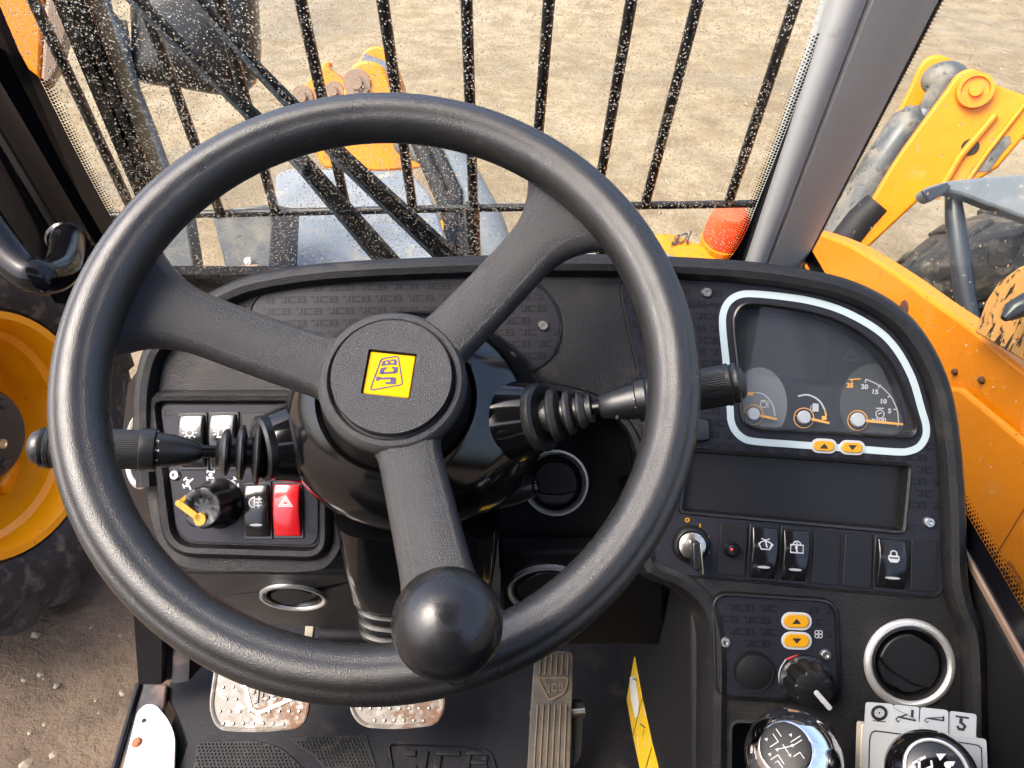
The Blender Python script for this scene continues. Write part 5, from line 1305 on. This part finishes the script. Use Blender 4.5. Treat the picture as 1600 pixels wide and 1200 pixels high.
stalk('indicator stalk with lamp symbols right of the column', SA, SB, dict(
    boot=[(X(845), 0.012), (X(858), 0.013), (X(863), 0.0188), (X(868), 0.0197), (X(875), 0.0182), (X(881), 0.0105), (X(884), 0.0105), (X(888), 0.0158), (X(893), 0.0165), (X(898), 0.0152), (X(902), 0.0098), (X(905), 0.0098), (X(908), 0.013), (X(912), 0.0136), (X(917), 0.0124), (X(921), 0.0095), (X(929), 0.0105), (X(930), 0.0)],
    rod=[(X(920), 0.004), (X(921), 0.0048), (X(960), 0.0048), (X(961), 0.0)],
    body=[(X(941), 0.0), (X(942), 0.0075), (X(945), 0.0088), (X(965), 0.0108), (X(990), 0.0126), (X(1003), 0.0132), (X(1004), 0.0)],
    collar=[(X(1000), 0.0), (X(1000), 0.0142), (X(1002), 0.0152), (X(1016), 0.0155), (X(1020), 0.0142), (X(1020), 0.0)],
    grip=[(X(1018), 0.0), (X(1018), 0.0142), (X(1136), 0.0142), (X(1138), 0.013), (X(1138), 0.0)],
    end=[(X(1136), 0.0), (X(1136), 0.0146), (X(1142), 0.0148), (X(1145), 0.0132), (X(1148), 0.0140), (X(1153), 0.0140), (X(1156), 0.0118), (X(1160), 0.0112), (X(1164), 0.0085), (X(1166), 0.0)]),
    [('t', '0', (993, 623), (0.8, 5.5), (6, -1), 0.0128), ('t', 'I', (995, 636), (0.8, 5.5), (6, -1), 0.0128), ('t', '0', (964, 652), (6, -1), (0.8, -6), 0.0112),
     ('s', hd, (979, 632), (6.2, -1.0), (1.0, 7), 0.0122), ('s', hd, (983, 648), (6.2, -1.0), (1.0, 7), 0.0122), ('s', hd, (987, 660), (6.2, -1.0), (1.0, 6), 0.0122),
     ('s', tri, (961, 638), (-1, -6), (6.5, -1), 0.011), ('s', tri, (968, 661), (1, 5), (6, -1), 0.0112)], 'r')

# ------------------------------------------------------------------ steering wheel
whl = thing('steering_wheel', 'black three spoke steering wheel with yellow emblem hub', 'steering wheel', W.P(0, -0.19, -0.02))
RM, NR = 0.1745, 160
prof = []
for i in range(56):
    a = 2 * math.pi * i / 56
    r0 = 0.0158
    # slightly flattened front with a finger crease on the outer shoulder
    k_ = 1.0 - 0.08 * math.exp(-((a - 1.0) / 0.15) ** 2) - 0.05 * math.exp(-((a - 2.0) / 0.16) ** 2) + 0.02 * math.exp(-((a - 1.5) / 0.25) ** 2)
    prof.append((r0 * math.cos(a) * k_, r0 * 1.06 * math.sin(a) * k_))
MB().rings([[W.P((RM + pr) * math.cos(t), (RM + pr) * math.sin(t), ph) for pr, ph in prof] for t in [2 * math.pi * i / NR for i in range(NR)]], loop=True).build('rim', M['rubber'], whl, sharp=0)
hx, hy = W.loc(613, 592, HUBH)
def spoke(rim_px, w0, w1):
    rx, ry = W.loc(*rim_px, -0.004); ang = math.atan2(ry, rx)
    E_ = Vector((math.cos(ang) * (RM - 0.006), math.sin(ang) * (RM - 0.006)))
    S_ = Vector((hx, hy)); dirv = (E_ - S_); Ln = dirv.length; dirv.normalize(); q = Vector((-dirv.y, dirv.x))
    S_ = S_ + dirv * 0.036
    Ln = (E_ - S_).length
    rings_ = []
    N = 22
    for i in range(N + 1):
        t = i / N
        p = S_.lerp(E_, t)
        top = -0.047 + 0.045 * (t ** 1.15) - 0.004 * math.sin(math.pi * t)
        fl = max(0.0, (t - 0.66) / 0.34)
        w = (w0 + (w1 - w0) * t) * 0.5 + 0.02 * fl ** 2.6
        fl0 = max(0.0, (0.12 - t) / 0.12); w += 0.006 * fl0 ** 2
        dep = 0.022 - 0.004 * t; ch_ = 0.008 + 0.004 * fl
        top -= 0.006 * fl ** 2
        e_ = 0.0065 + 0.003 * fl
        half = [(w + e_ * 0.8, top - dep), (w + e_, top - dep * 0.7), (w + e_ * 0.85, top - dep * 0.4), (w + e_ * 0.5, top - 0.0042), (w + 0.0012, top - 0.0018), (w, top - 0.0010), (w * 0.84, top - 0.0008), (w * 0.76, top + 0.0004)]
        sect = [(-s_, h_) for s_, h_ in half] + [(0, top)] + list(reversed(half))
        rings_.append([W.P(p.x + q.x * s_, p.y + q.y * s_, h_) for s_, h_ in sect])
    MB().rings(rings_).build('spoke', M['hub'], whl, sharp=60)
spoke((205, 455), 0.030, 0.026)
spoke((885, 318), 0.028, 0.024)
spoke((702, 985), 0.028, 0.032)
hubm = MB().lathe([(0.0, -0.003), (0.0402, -0.003), (0.0408, 0.0), (0.0422, 0.0016), (0.0452, 0.0012), (0.0480, -0.0018), (0.0492, -0.006), (0.0492, -0.010), (0.0482, -0.014), (0.046, -0.016), (0, -0.016)], hub_c, WN, 72).build('hub', M['hub'], whl)
emb_px = [(577.9, 546.9), (649.4, 554.3), (638.8, 620.8), (565.6, 612.9)]
CAPH = 0.0068
eq = HB.px(emb_px, CAPH)
disc_ = circ(0, 0, 0.0388, n=72)
cap_o = MB().prism(HB, disc_, -0.003, CAPH, [rnd([(sum(p[0] for p in eq) / 4 + (x - sum(p[0] for p in eq) / 4) * 1.05, sum(p[1] for p in eq) / 4 + (y - sum(p[1] for p in eq) / 4) * 1.05) for x, y in eq], 0.001)]).build('hub_cap', M['hub'], whl, bevel=0.0016, seg=3)
em = MB().prism(HB, rnd(eq, 0.0012), 0.0022, CAPH - 0.0022).build('emblem', M['emblem'], whl, bevel=0.0007)
# emblem drawing in its own square (pixels of a 5.4545 x enlargement, origin 500,480)
def eP(x, y): return HB.loc(500 + x / 5.4545, 480 + y / 5.4545, CAPH - 0.0019)
mb = MB(); hE = CAPH - 0.0019
mb.ribbon(HB, [eP(*p) for p in rnd([(520, 440), (665, 415), (705, 658), (425, 708)], 28, 4)], 0.0008, hE, True)
def eletter(quad, strokes):
    (ax_, ay_), (bx_, by_), (cx_, cy_), (dx_, dy_) = quad      # TL TR BR BL in the letter's own frame
    for x0, y0, x1, y1 in strokes:
        q = []
        for s_, t in ((x0, y0), (x1, y0), (x1, y1), (x0, y1)):
            X_ = (ax_ * (1 - s_) + bx_ * s_) * (1 - t) + (dx_ * (1 - s_) + cx_ * s_) * t
            Y_ = (ay_ * (1 - s_) + by_ * s_) * (1 - t) + (dy_ * (1 - s_) + cy_ * s_) * t
            q.append(eP(X_, Y_))
        mb.sheet(HB, q, hE)
JS = [(0.45, 0, 1, 0.18), (0.6, 0.18, 0.86, 0.86), (0.0, 0.72, 0.8, 1.0), (0.0, 0.5, 0.26, 0.72)]
CS = [(0.1, 0, 0.95, 0.24), (0, 0.1, 0.3, 0.9), (0.1, 0.76, 0.95, 1.0), (0.74, 0.2, 1.0, 0.36), (0.74, 0.64, 1.0, 0.8)]
BS = [(0, 0, 0.9, 0.2), (0.08, 0.2, 0.34, 0.8), (0, 0.8, 0.95, 1.0), (0.34, 0.42, 0.85, 0.58), (0.72, 0.2, 0.95, 0.42), (0.72, 0.58, 1.0, 0.8)]
eletter([(468, 655), (482, 588), (650, 578), (640, 660)][0:1] + [(482, 590), (650, 585), (645, 655)], JS)
eletter([(500, 572), (520, 512), (662, 506), (662, 562)], CS)
eletter([(520, 500), (535, 452), (650, 440), (655, 490)], BS)
mb.build('emblem_print', M['blueink'], em, smooth=False)
# ball knob clamped on the rim
kc = at(699, 974, 0.352)
rc_, = [0.0256]
rp_ = Vector(W.loc(700, 985, 0.0)); ra_ = math.atan2(rp_.y, rp_.x); foot = W.P(RM * math.cos(ra_), RM * math.sin(ra_), 0.010)
kb = MB().lathe([(rc_ * math.sin(math.pi * i / 32), -rc_ * math.cos(math.pi * i / 32)) for i in range(33)], kc, WN, 64).build('spinner_knob', M['ball'], whl, sharp=0)
sa_ = (kc - foot)
MB().lathe([(0.011, 0.0), (0.012, 0.004), (0.010, sa_.length * 0.6), (0.012, sa_.length), (0, sa_.length)], foot, sa_, 24).build('knob_stem', M['blackpaint'], kb)

# ------------------------------------------------------------------ floor: mat, pedals, sill
MT = Plane((0, 0.4, 0.0), (0, 0, 1))
mt = thing('floor_mat', 'dark rubber floor mat with studded pads under the pedals', 'mat', (-0.15, 0.4, -0.003))
MB().prism(MT, MT.px(sm([(262, 1090), (268, 1066), (300, 1058), (318, 1020)], 3, False) + [(330, 960), (1000, 940), (1010, 1260), (268, 1300), (272, 1220), (292, 1165), (275, 1115)]), -0.003, 0.004).build('mat_sheet', M['mat'], mt, bevel=0.003)
pads = [rnd([(306, 1158), (398, 1156), (440, 1166), (505, 1230), (520, 1290), (290, 1290)], [10, 10, 20, 10, 5, 5]), rnd([(444, 1152), (572, 1148), (600, 1240), (540, 1240), (490, 1180)], 6)]
for pd in pads:
    q = MT.px(pd, 0.006)
    p_o = MB().prism(MT, q, 0.003, 0.006).build('stud_pad', M['studs'], mt, bevel=0.001)
    mb = MB(); xs_ = [p[0] for p in q]; ys_ = [p[1] for p in q]; st_ = 0.0046; j = 0
    y = min(ys_)
    while y < max(ys_):
        x = min(xs_) + (j % 2) * st_ / 2
        while x < max(xs_):
            if inside((x, y), q) and inside((x + 0.003, y), q) and inside((x - 0.003, y), q) and inside((x, y + 0.003), q):
                mb.add([MT.P(x + 0.0021 * math.cos(a), y + 0.0021 * math.sin(a), 0.0058) for a in (0, 1.57, 3.14, 4.71)] + [MT.P(x, y, 0.0079)], [(0, 1, 4), (1, 2, 4), (2, 3, 4), (3, 0, 4)])
            x += st_
        y += st_ * 0.87; j += 1
    mb.build('grip_studs', M['studs'], p_o, smooth=False)['kind'] = 'stuff'
jp = rnd([(605, 1160), (740, 1164), (768, 1176), (785, 1250), (620, 1250)], 14)
MB().ribbon(MT, MT.px(jp, 0.0045), 0.005, 0.0047, True).build('badge_frame', M['mat'], mt, smooth=False)
jf = MB(); 
jq = MT.px(jp, 0.006); jcx = sum(p[0] for p in jq) / len(jq); jcy = sum(p[1] for p in jq) / len(jq)
loop_sweep(MT, jq, [(-0.003, 0.0035), (-0.001, 0.0075), (0.0015, 0.0075), (0.0035, 0.0035)]).build('badge_bead', M['mat'], mt)
mb = MB()
for ch_, u0 in (('J', 632), ('C', 682), ('B', 728)):
    for x0, y0, x1, y1 in GLYPH[ch_]:
        q = MT.px([(u0 + a_ * 38 + (b_ - 1) * 6, 1208 - 38 * b_ + a_ * 3) for a_, b_ in ((x0, y0), (x1, y0), (x1, y1), (x0, y1))], 0.007)
        mb.prism(MT, q, 0.0035, 0.007)
mb.build('badge_letters', M['mat'], mt, bevel=0.001)

def pedal_plate(name, label, px_outline, d0, mat_='rust'):
    pl = Plane(at(*d0), (0.0, -0.45, 0.89))
    t = thing(name, label, 'pedal', pl.hit(d0[0], d0[1], -0.02), 'steel foot pedals')
    q = pl.px(px_outline)
    MB().prism(pl, q, -0.006, 0.0).build('pad', M[mat_], t, bevel=0.0015)
    loop_sweep(pl, q, [(-0.001, -0.004), (-0.0008, 0.002), (0.001, 0.0028), (0.003, 0.0015), (0.0035, 0.0)]).build('edge_bead', M[mat_], t)
    return t, pl, q
out1 = rnd([(342, 1010), (482, 1010), (484, 1100), (474, 1136), (402, 1144), (340, 1140), (328, 1106)], [14, 14, 20, 26, 30, 26, 30])
p1, pl1, q1 = pedal_plate('foot_pedal', 'rusty studded steel pedal, the left one under the wheel', out1, (405, 1090, 0.86))
out2 = rnd([(560, 1020), (690, 1020), (695, 1105), (682, 1132), (620, 1139), (565, 1135), (546, 1108)], [14, 14, 20, 22, 30, 26, 26])
p2, pl2, q2 = pedal_plate('foot_pedal', 'rusty studded steel pedal, the middle one under the wheel', out2, (620, 1095, 0.87))
for t, pl, q in ((p1, pl1, q1), (p2, pl2, q2)):
    mb = MB(); xs_ = [p[0] for p in q]; ys_ = [p[1] for p in q]
    y = min(ys_) + 0.008; j = 0
    while y < max(ys_):
        x = min(xs_) + 0.006 + (j % 2) * 0.0055
        while x < max(xs_):
            if all(inside((x + a_, y + b_), q) for a_, b_ in ((0.006, 0), (-0.006, 0), (0, 0.005), (0, -0.005))):
                mb.lathe([(0.0018, -0.0005), (0.0017, 0.0016), (0.0011, 0.0021), (0, 0.0021)], pl.P(x, y, 0), pl.n, 7)
            x += 0.011
        y += 0.0125; j += 1
    mb.build('studs', M['nickel'], t)
tri_px = [(374, 1075), (398, 1120), (462, 1092)]
MB().ribbon(pl1, pl1.px([(380, 1060), (392, 1108), (404, 1114), (455, 1092)], 0.0012), 0.003, 0.0016).build('embossed_frame', M['nickel'], p1, smooth=False)
mb = MB()
for i, ch_ in enumerate('JCB'):
    for x0, y0, x1, y1 in GLYPH[ch_]:
        q = pl1.px([(390 + i * 17 + a_ * 13 + b_ * 2, 1102 - i * 6 - b_ * 22 - a_ * 4) for a_, b_ in ((x0, y0), (x1, y0), (x1, y1), (x0, y1))], 0.002)
        mb.prism(pl1, q, 0.0, 0.002)
mb.build('embossed_letters', M['rust'], p1, bevel=0.0005)
# pedal arm seen above the rim
pa_ = at(480, 1006, 0.93); pb_ = at(487, 960, 0.90)
MB().rings([[p + Vector((sx_ * 0.0052, 0, sy_ * 0.004)) for sx_, sy_ in ((-1, -1), (1, -1), (1, 1), (-1, 1))] for p in (at(478, 1040, 0.90), pb_)]).build('pedal_arm', M['brass'], p1, bevel=0.001)
rr2 = at(530, 985, 0.98)
MB().tube([at(500, 992, 1.0), at(640, 996, 1.0)], 0.012, 12).build('pedal_shaft', M['dark'], p2)

AC = Plane(at(860, 1110, 0.88), (0.0, -0.62, 0.78))
ac = thing('accelerator_pedal', 'long ribbed black accelerator pedal right of the column', 'pedal', AC.hit(860, 1200, -0.02))
aq = rnd([(836, 1016), (896, 1018), (893, 1120), (890, 1240), (822, 1240), (829, 1110)], [8, 10, 2, 2, 2, 2])
MB().prism(AC, AC.px(aq), -0.012, 0.0).build('pad', M['accel'], ac, bevel=0.002)
for i in range(6):
    u0 = 845 + i * 8.6; u1 = 832 + i * 9.6
    for v0, v1 in ((1022, 1054), (1100, 1236)):
        f = lambda v: u0 + (u1 - u0) * (v - 1020) / 216
        a_, b_ = AC.loc(f(v0), v0), AC.loc(f(v1), v1)
        MB().box(Plane(AC.P(*a_, 0), AC.n, AC.P(*b_, 0) - AC.P(*a_, 0)), 0, (Vector(b_) - Vector(a_)).length, -0.0008, 0.0008, 0.0, 0.0018).build('rib', M['dirtrib'], ac, bevel=0.0004)
bq = rnd([(840, 1058), (888, 1058), (882, 1082), (858, 1094)], 5)
MB().prism(AC, AC.px(bq, 0.001), 0.0, 0.001).build('badge_plate', M['accel'], ac)
loop_sweep(AC, AC.px(bq), [(-0.0016, 0), (-0.001, 0.0028), (0.001, 0.0028), (0.0016, 0)]).build('badge_bead', M['dirtrib'], ac)
mb = MB()
for i, ch_ in enumerate('JCB'):
    for x0, y0, x1, y1 in GLYPH[ch_]:
        q = AC.px([(851 + i * 11 + a_ * 8, 1083 - i * 2 - b_ * (15 - i)) for a_, b_ in ((x0, y0), (x1, y0), (x1, y1), (x0, y1))], 0.0024)
        mb.prism(AC, q, 0.001, 0.0024)
mb.build('badge_letters', M['dirtrib'], ac)
MB().tube([AC.hit(828, 1120, -0.015), AC.hit(914, 1112, -0.015)], 0.006, 12).build('pivot_pin', M['nickel'], ac)
MB().prism(AC, AC.px(rnd([(894, 1096), (912, 1098), (908, 1180), (896, 1200)], 4), -0.012), -0.03, -0.012).build('pivot_bracket', M['mattblack'], ac, bevel=0.002)

# console side with yellow decal
CS_ = Plane((0.1465, 0.4, 0.2), (-1, 0, 0), (0, -1, 0))
cw = MB().prism(CS_, [(-0.4, -0.2), (0.3, -0.2)] + [(xx, D.o.z + (D.n.y * ((0.4 - xx) - D.o.y) + D.n.x * (0.1465 - D.o.x)) / -D.n.z - 0.2 - 0.035) for xx in (0.3, 0.1, 0.0)] + [(-0.1, 0.2), (-0.4, 0.14)], -0.02, 0.0).build('console_flank', M['mattblack'], bevel=0.004)
tag(cw, 'dark console flank right of the accelerator pedal', 'console')
dc = thing('warning_decal', 'yellow strip decal low on the console flank', 'decal', CS_.hit(1000, 1200))
dpx = [(991, 1026), (1003, 1092), (1018, 1160), (1038, 1240), (1008, 1240), (990, 1156), (979, 1092)]
MB().prism(CS_, CS_.px(dpx, 0.0008), 0.0, 0.0008).build('strip', M['decal'], dc)
MB().sheet(CS_, CS_.px([(984, 1058), (992, 1057), (998, 1096), (997, 1120), (992, 1122), (985, 1090)], 0.0011), 0.0011).build('pale_print', M['decal_pale'], dc, smooth=False)
mb = MB()
for a_, b_ in (((1003, 1092), (988, 1153)), ((1018, 1168), (1007, 1206)), ((988, 1060), (995, 1063)), ((1000, 1131), (1008, 1137)), ((1006, 1140), (1004, 1150))):
    mb.ribbon(CS_, CS_.px([a_, b_], 0.0013), 0.0014, 0.0013)
mb.build('line_print', M['ink'], dc, smooth=False)

# door sill with white plate
SL = Plane((-0.45, 0.4, 0.012), (0, 0, 1))
sl = thing('door_sill', 'scuffed dark steel door sill at lower left', 'sill', SL.hit(230, 1150, -0.05))
MB().prism(SL, SL.px([(217, 1066), (262, 1068), (255, 1130), (290, 1290), (150, 1290), (183, 1195)]), -0.06, 0.0).build('sill_plate', M['sill'], sl, bevel=0.003)
MB().tube([SL.hit(218, 1068, 0.002), SL.hit(200, 1130, 0.002), SL.hit(178, 1205, 0.002), SL.hit(150, 1290, 0.002)], 0.004, 10).build('edge_bead', M['blackpaint'], sl)
MB().rings(strip(at(207, 940, 0.93), at(216, 1066, 0.955), at(268, 940, 0.93), at(264, 1066, 0.955), [(0, -0.04), (0, 0), (0.06, 0.004), (0.8, 0.004), (0.86, -0.004), (1, -0.006), (1, -0.04)])).build('door_post', M['blackpaint'], sl)
MB().rings(strip(at(272, 985, 0.95), at(268, 1066, 0.96), at(300, 985, 0.95), at(298, 1064, 0.96), [(0, -0.04), (0, 0), (0.3, 0.003), (0.9, 0.0), (1, -0.04)])).build('rusty_flange', M['sill'], sl)
wp = thing('white_plate', 'white painted plate with rusty rivet on the sill', 'plate', SL.hit(235, 1150, 0.002))
wq = SL.px(rnd([(214, 1112), (228, 1099), (244, 1101), (264, 1125), (274, 1150), (272, 1215), (268, 1290), (170, 1290)], [8, 10, 10, 16, 14, 10, 2, 2]), 0.006)
MB().prism(SL, wq, 0.001, 0.006).build('plate', M['plate'], wp, bevel=0.001)
MB().lathe([(0, 0.004), (0.004, 0.0035), (0.006, 0.001), (0.0065, 0), (0, 0)], SL.hit(214, 1160, 0.006), SL.n, 16).build('rivet', M['rivet'], wp)
MB().lathe([(0, 0.0006), (0.003, 0.0005), (0.003, 0), (0, 0)], SL.hit(225, 1126, 0.006), SL.n, 8).build('chip', M['mattblack'], wp)

# ------------------------------------------------------------------ right console: tray, levers, load charts
MB().prism(D, D.px(tray_px), -0.05, -0.045).build('tray_floor', M['mattblack'], dash)
loop_sweep(D, D.px(tray_px), [(-0.002, 0.0), (0.0, 0.001), (0.002, -0.002), (0.003, -0.045), (0.0, -0.045)]).build('tray_wall', M['grain'], dash)
gk = thing('gear_lever', 'chrome gear lever knob with black pattern cap', 'lever', at(1235, 1290, 0.53))
gax = Vector((-0.50, -0.22, 1.05)).normalized()
gc = at(1227, 1169, 0.468)
MB().lathe([(0, 0.0), (0.0152, 0.0), (0.0166, -0.001), (0.0195, -0.004), (0.0245, -0.011), (0.0285, -0.020), (0.030, -0.030), (0.0285, -0.042), (0.023, -0.054), (0.015, -0.062), (0, -0.065)], gc, gax, 56).build('knob_body', M['chrome'], gk)
capd = MB().lathe([(0, 0.0016), (0.012, 0.0012), (0.0148, 0.0004), (0.015, 0), (0, 0)], gc, gax, 40).build('pattern_cap', M['blank'], gk)
GP = Plane(gc + gax * 0.0018, gax, (0.92, 0.38, 0))
mb = MB(); s_ = 0.011
for pts in ([(-0.1, 0.75), (-0.1, 0.35), (-0.55, 0.35)], [(0.15, 0.85), (0.15, 0.45)], [(-0.85, -0.1), (-0.45, -0.1), (-0.45, -0.55)], [(-0.75, -0.3), (-0.6, -0.3), (-0.6, -0.75)], [(0.35, 0.05), (0.9, 0.05)], [(0.3, -0.12), (0.85, -0.12)], [(0.1, -0.5), (0.45, -0.5), (0.45, -0.8)], [(0.0, -0.3), (0.0, 0.15)], [(-0.3, 0.1), (0.3, -0.1)]):
    mb.ribbon(GP, [(x * s_ * 1.2, y * s_ * 1.2) for x, y in pts], 0.0005, 0.0)
for cx, cy in ((0.0, -0.38), (0.35, -0.1), (-0.35, 0.1), (-0.5, 0.7), (0.55, 0.3), (-0.75, 0.1)):
    mb.sheet(GP, [(s_ * 1.2 * (cx + 0.09 * math.cos(a)), s_ * 1.2 * (cy + 0.09 * math.sin(a))) for a in (0.3, 2.4, 4.5)], 0)
mb.build('pattern_print', M['capgrey'], capd, smooth=False)
MB().tube([gc - gax * 0.05, gc - gax * 0.11, gc - gax * 0.16], 0.008, 14).build('lever_rod', M['blackpaint'], gk)

BKp = Plane(at(1440, 1160, 0.515), (-0.05, -0.62, 0.78))
bk = thing('load_chart_booklet', 'white load chart booklet with picture tabs right of gear lever', 'booklet', BKp.hit(1440, 1230, -0.01))
body = rnd([(1347, 1131), (1538, 1156), (1546, 1290), (1342, 1290)], 5)
MB().prism(BKp, BKp.px(body), -0.010, -0.0012).build('page_stack', M['cardedge'], bk, bevel=0.0006)
MB().prism(BKp, BKp.px(rnd([(1349, 1130), (1541, 1155), (1547, 1290), (1344, 1290)], 5)), -0.0008, 0.0).build('front_page', M['card'], bk)
MB().ribbon(BKp, BKp.px(sm([(1356, 1290), (1358, 1180), (1360, 1150), (1366, 1143), (1376, 1143), (1450, 1153), (1520, 1163), (1531, 1168), (1534, 1180), (1536, 1290)], 3, False), 0.0004), 0.0008, 0.0004).build('frame_print', M['ink'], bk, smooth=False)
tabs = [([(1353, 1097), (1396, 1100), (1396, 1138), (1351, 1134)], -0.003), ([(1397, 1101), (1437, 1105), (1437, 1143), (1396, 1139)], -0.0022), ([(1439, 1105), (1482, 1110), (1481, 1149), (1437, 1144)], -0.0014), ([(1484, 1111), (1526, 1116), (1525, 1154), (1481, 1150)], -0.004)]
for q, h_ in tabs:
    MB().prism(BKp, BKp.px(rnd(q, [5, 5, 0, 0]), h_), h_ - 0.0008, h_).build('tab', M['card'], bk)
mb = MB(); H1 = -0.0026
mb.sheet(BKp, BKp.px(circ(1374, 1114, 13.2, 12.2), H1), H1, [BKp.px(circ(1374, 1114, 8.0, 7.2, n=20), H1)])
mb.sheet(BKp, BKp.px(circ(1374, 1114, 1.8, 1.6, n=8), H1), H1); mb.ribbon(BKp, BKp.px([(1364, 1126), (1384, 1128)], H1), 0.0006, H1)
for i in range(6): a = i * 1.05; mb.sheet(BKp, BKp.px(circ(1374 + 5 * math.cos(a), 1114 + 4.5 * math.sin(a), 0.9, n=6), H1), H1)
H2 = -0.0018
for pts, w in (([(1426, 1109), (1425, 1121)], 0.0018), ([(1403, 1120), (1431, 1126)], 0.0012), ([(1407, 1120), (1418, 1116)], 0.001), ([(1403, 1120), (1400, 1124), (1403, 1128), (1406, 1126)], 0.0007), ([(1396, 1106), (1431, 1124)], 0.0003), ([(1437, 1106), (1436, 1128)], 0.0005)):
    mb.ribbon(BKp, BKp.px(pts, H2), w, H2)
H3 = -0.001
for pts, w in (([(1474, 1119), (1474, 1127)], 0.0012), ([(1449, 1122), (1474, 1126)], 0.001), ([(1449, 1122), (1474, 1121)], 0.0006), ([(1448, 1122), (1445, 1126), (1448, 1129), (1451, 1127)], 0.0006)):
    mb.ribbon(BKp, BKp.px(pts, H3), w, H3)
H4 = -0.0036
for pts, w in (([(1493, 1119), (1514, 1122)], 0.0012), ([(1502, 1122), (1501, 1131)], 0.0022), ([(1503, 1130), (1508, 1135), (1505, 1140), (1498, 1139), (1496, 1134)], 0.0017)):
    mb.ribbon(BKp, BKp.px(pts, H4), w, H4)
mb.build('tab_print', M['ink'], bk, smooth=False)

jk = thing('control_lever', 'gloss black lever knob in front of the white booklet', 'lever', at(1455, 1300, 0.48))
jax = Vector((-0.30, -0.26, 0.92)).normalized(); jc = at(1463, 1204, 0.45)
MB().lathe([(0, 0.0), (0.0160, 0.0), (0.0178, -0.0012), (0.0205, -0.004), (0.0245, -0.012), (0.0262, -0.022), (0.025, -0.034), (0.019, -0.05), (0, -0.054)], jc, jax, 56).build('knob_body', M['gloss'], jk)
MB().lathe([(0.0155, 0.0002), (0.0162, 0.0014), (0.0172, 0.0012), (0.0178, -0.0008)], jc, jax, 48).build('cap_ring', M['silver'], jk)
JP = Plane(jc + jax * 0.0006, jax, (1, 0.1, 0)); mb = MB(); s_ = 0.0155
for pts, w in (([(-0.72, 0.35), (-0.2, 0.5)], 0.0014), ([(-0.6, 0.05), (-0.45, 0.45)], 0.0014), ([(-0.5, 0.05), (-0.1, 0.15), (-0.05, 0.35)], 0.0012), ([(-0.5, -0.5), (0.1, -0.35)], 0.0014), ([(-0.4, -0.7), (0.2, -0.5)], 0.0014)):
    mb.ribbon(JP, [(x * s_, y * s_) for x, y in pts], w, 0)
for pts in ([(0.2, 0.55), (0.55, 0.5), (0.25, 0.3)], [(0.45, 0.25), (0.75, 0.2), (0.6, 0.05)], [(0.45, -0.1), (0.85, -0.15), (0.7, -0.45)]):
    mb.sheet(JP, [(x * s_, y * s_) for x, y in pts], 0)
mb.sheet(JP, circ(0.45 * s_, 0.12 * s_, 0.12 * s_, n=12), 0)
mb.build('symbol_print', M['white'], jk, smooth=False)
MB().tube([jc - jax * 0.045, jc - jax * 0.12], 0.009, 14).build('lever_rod', M['blackpaint'], jk)
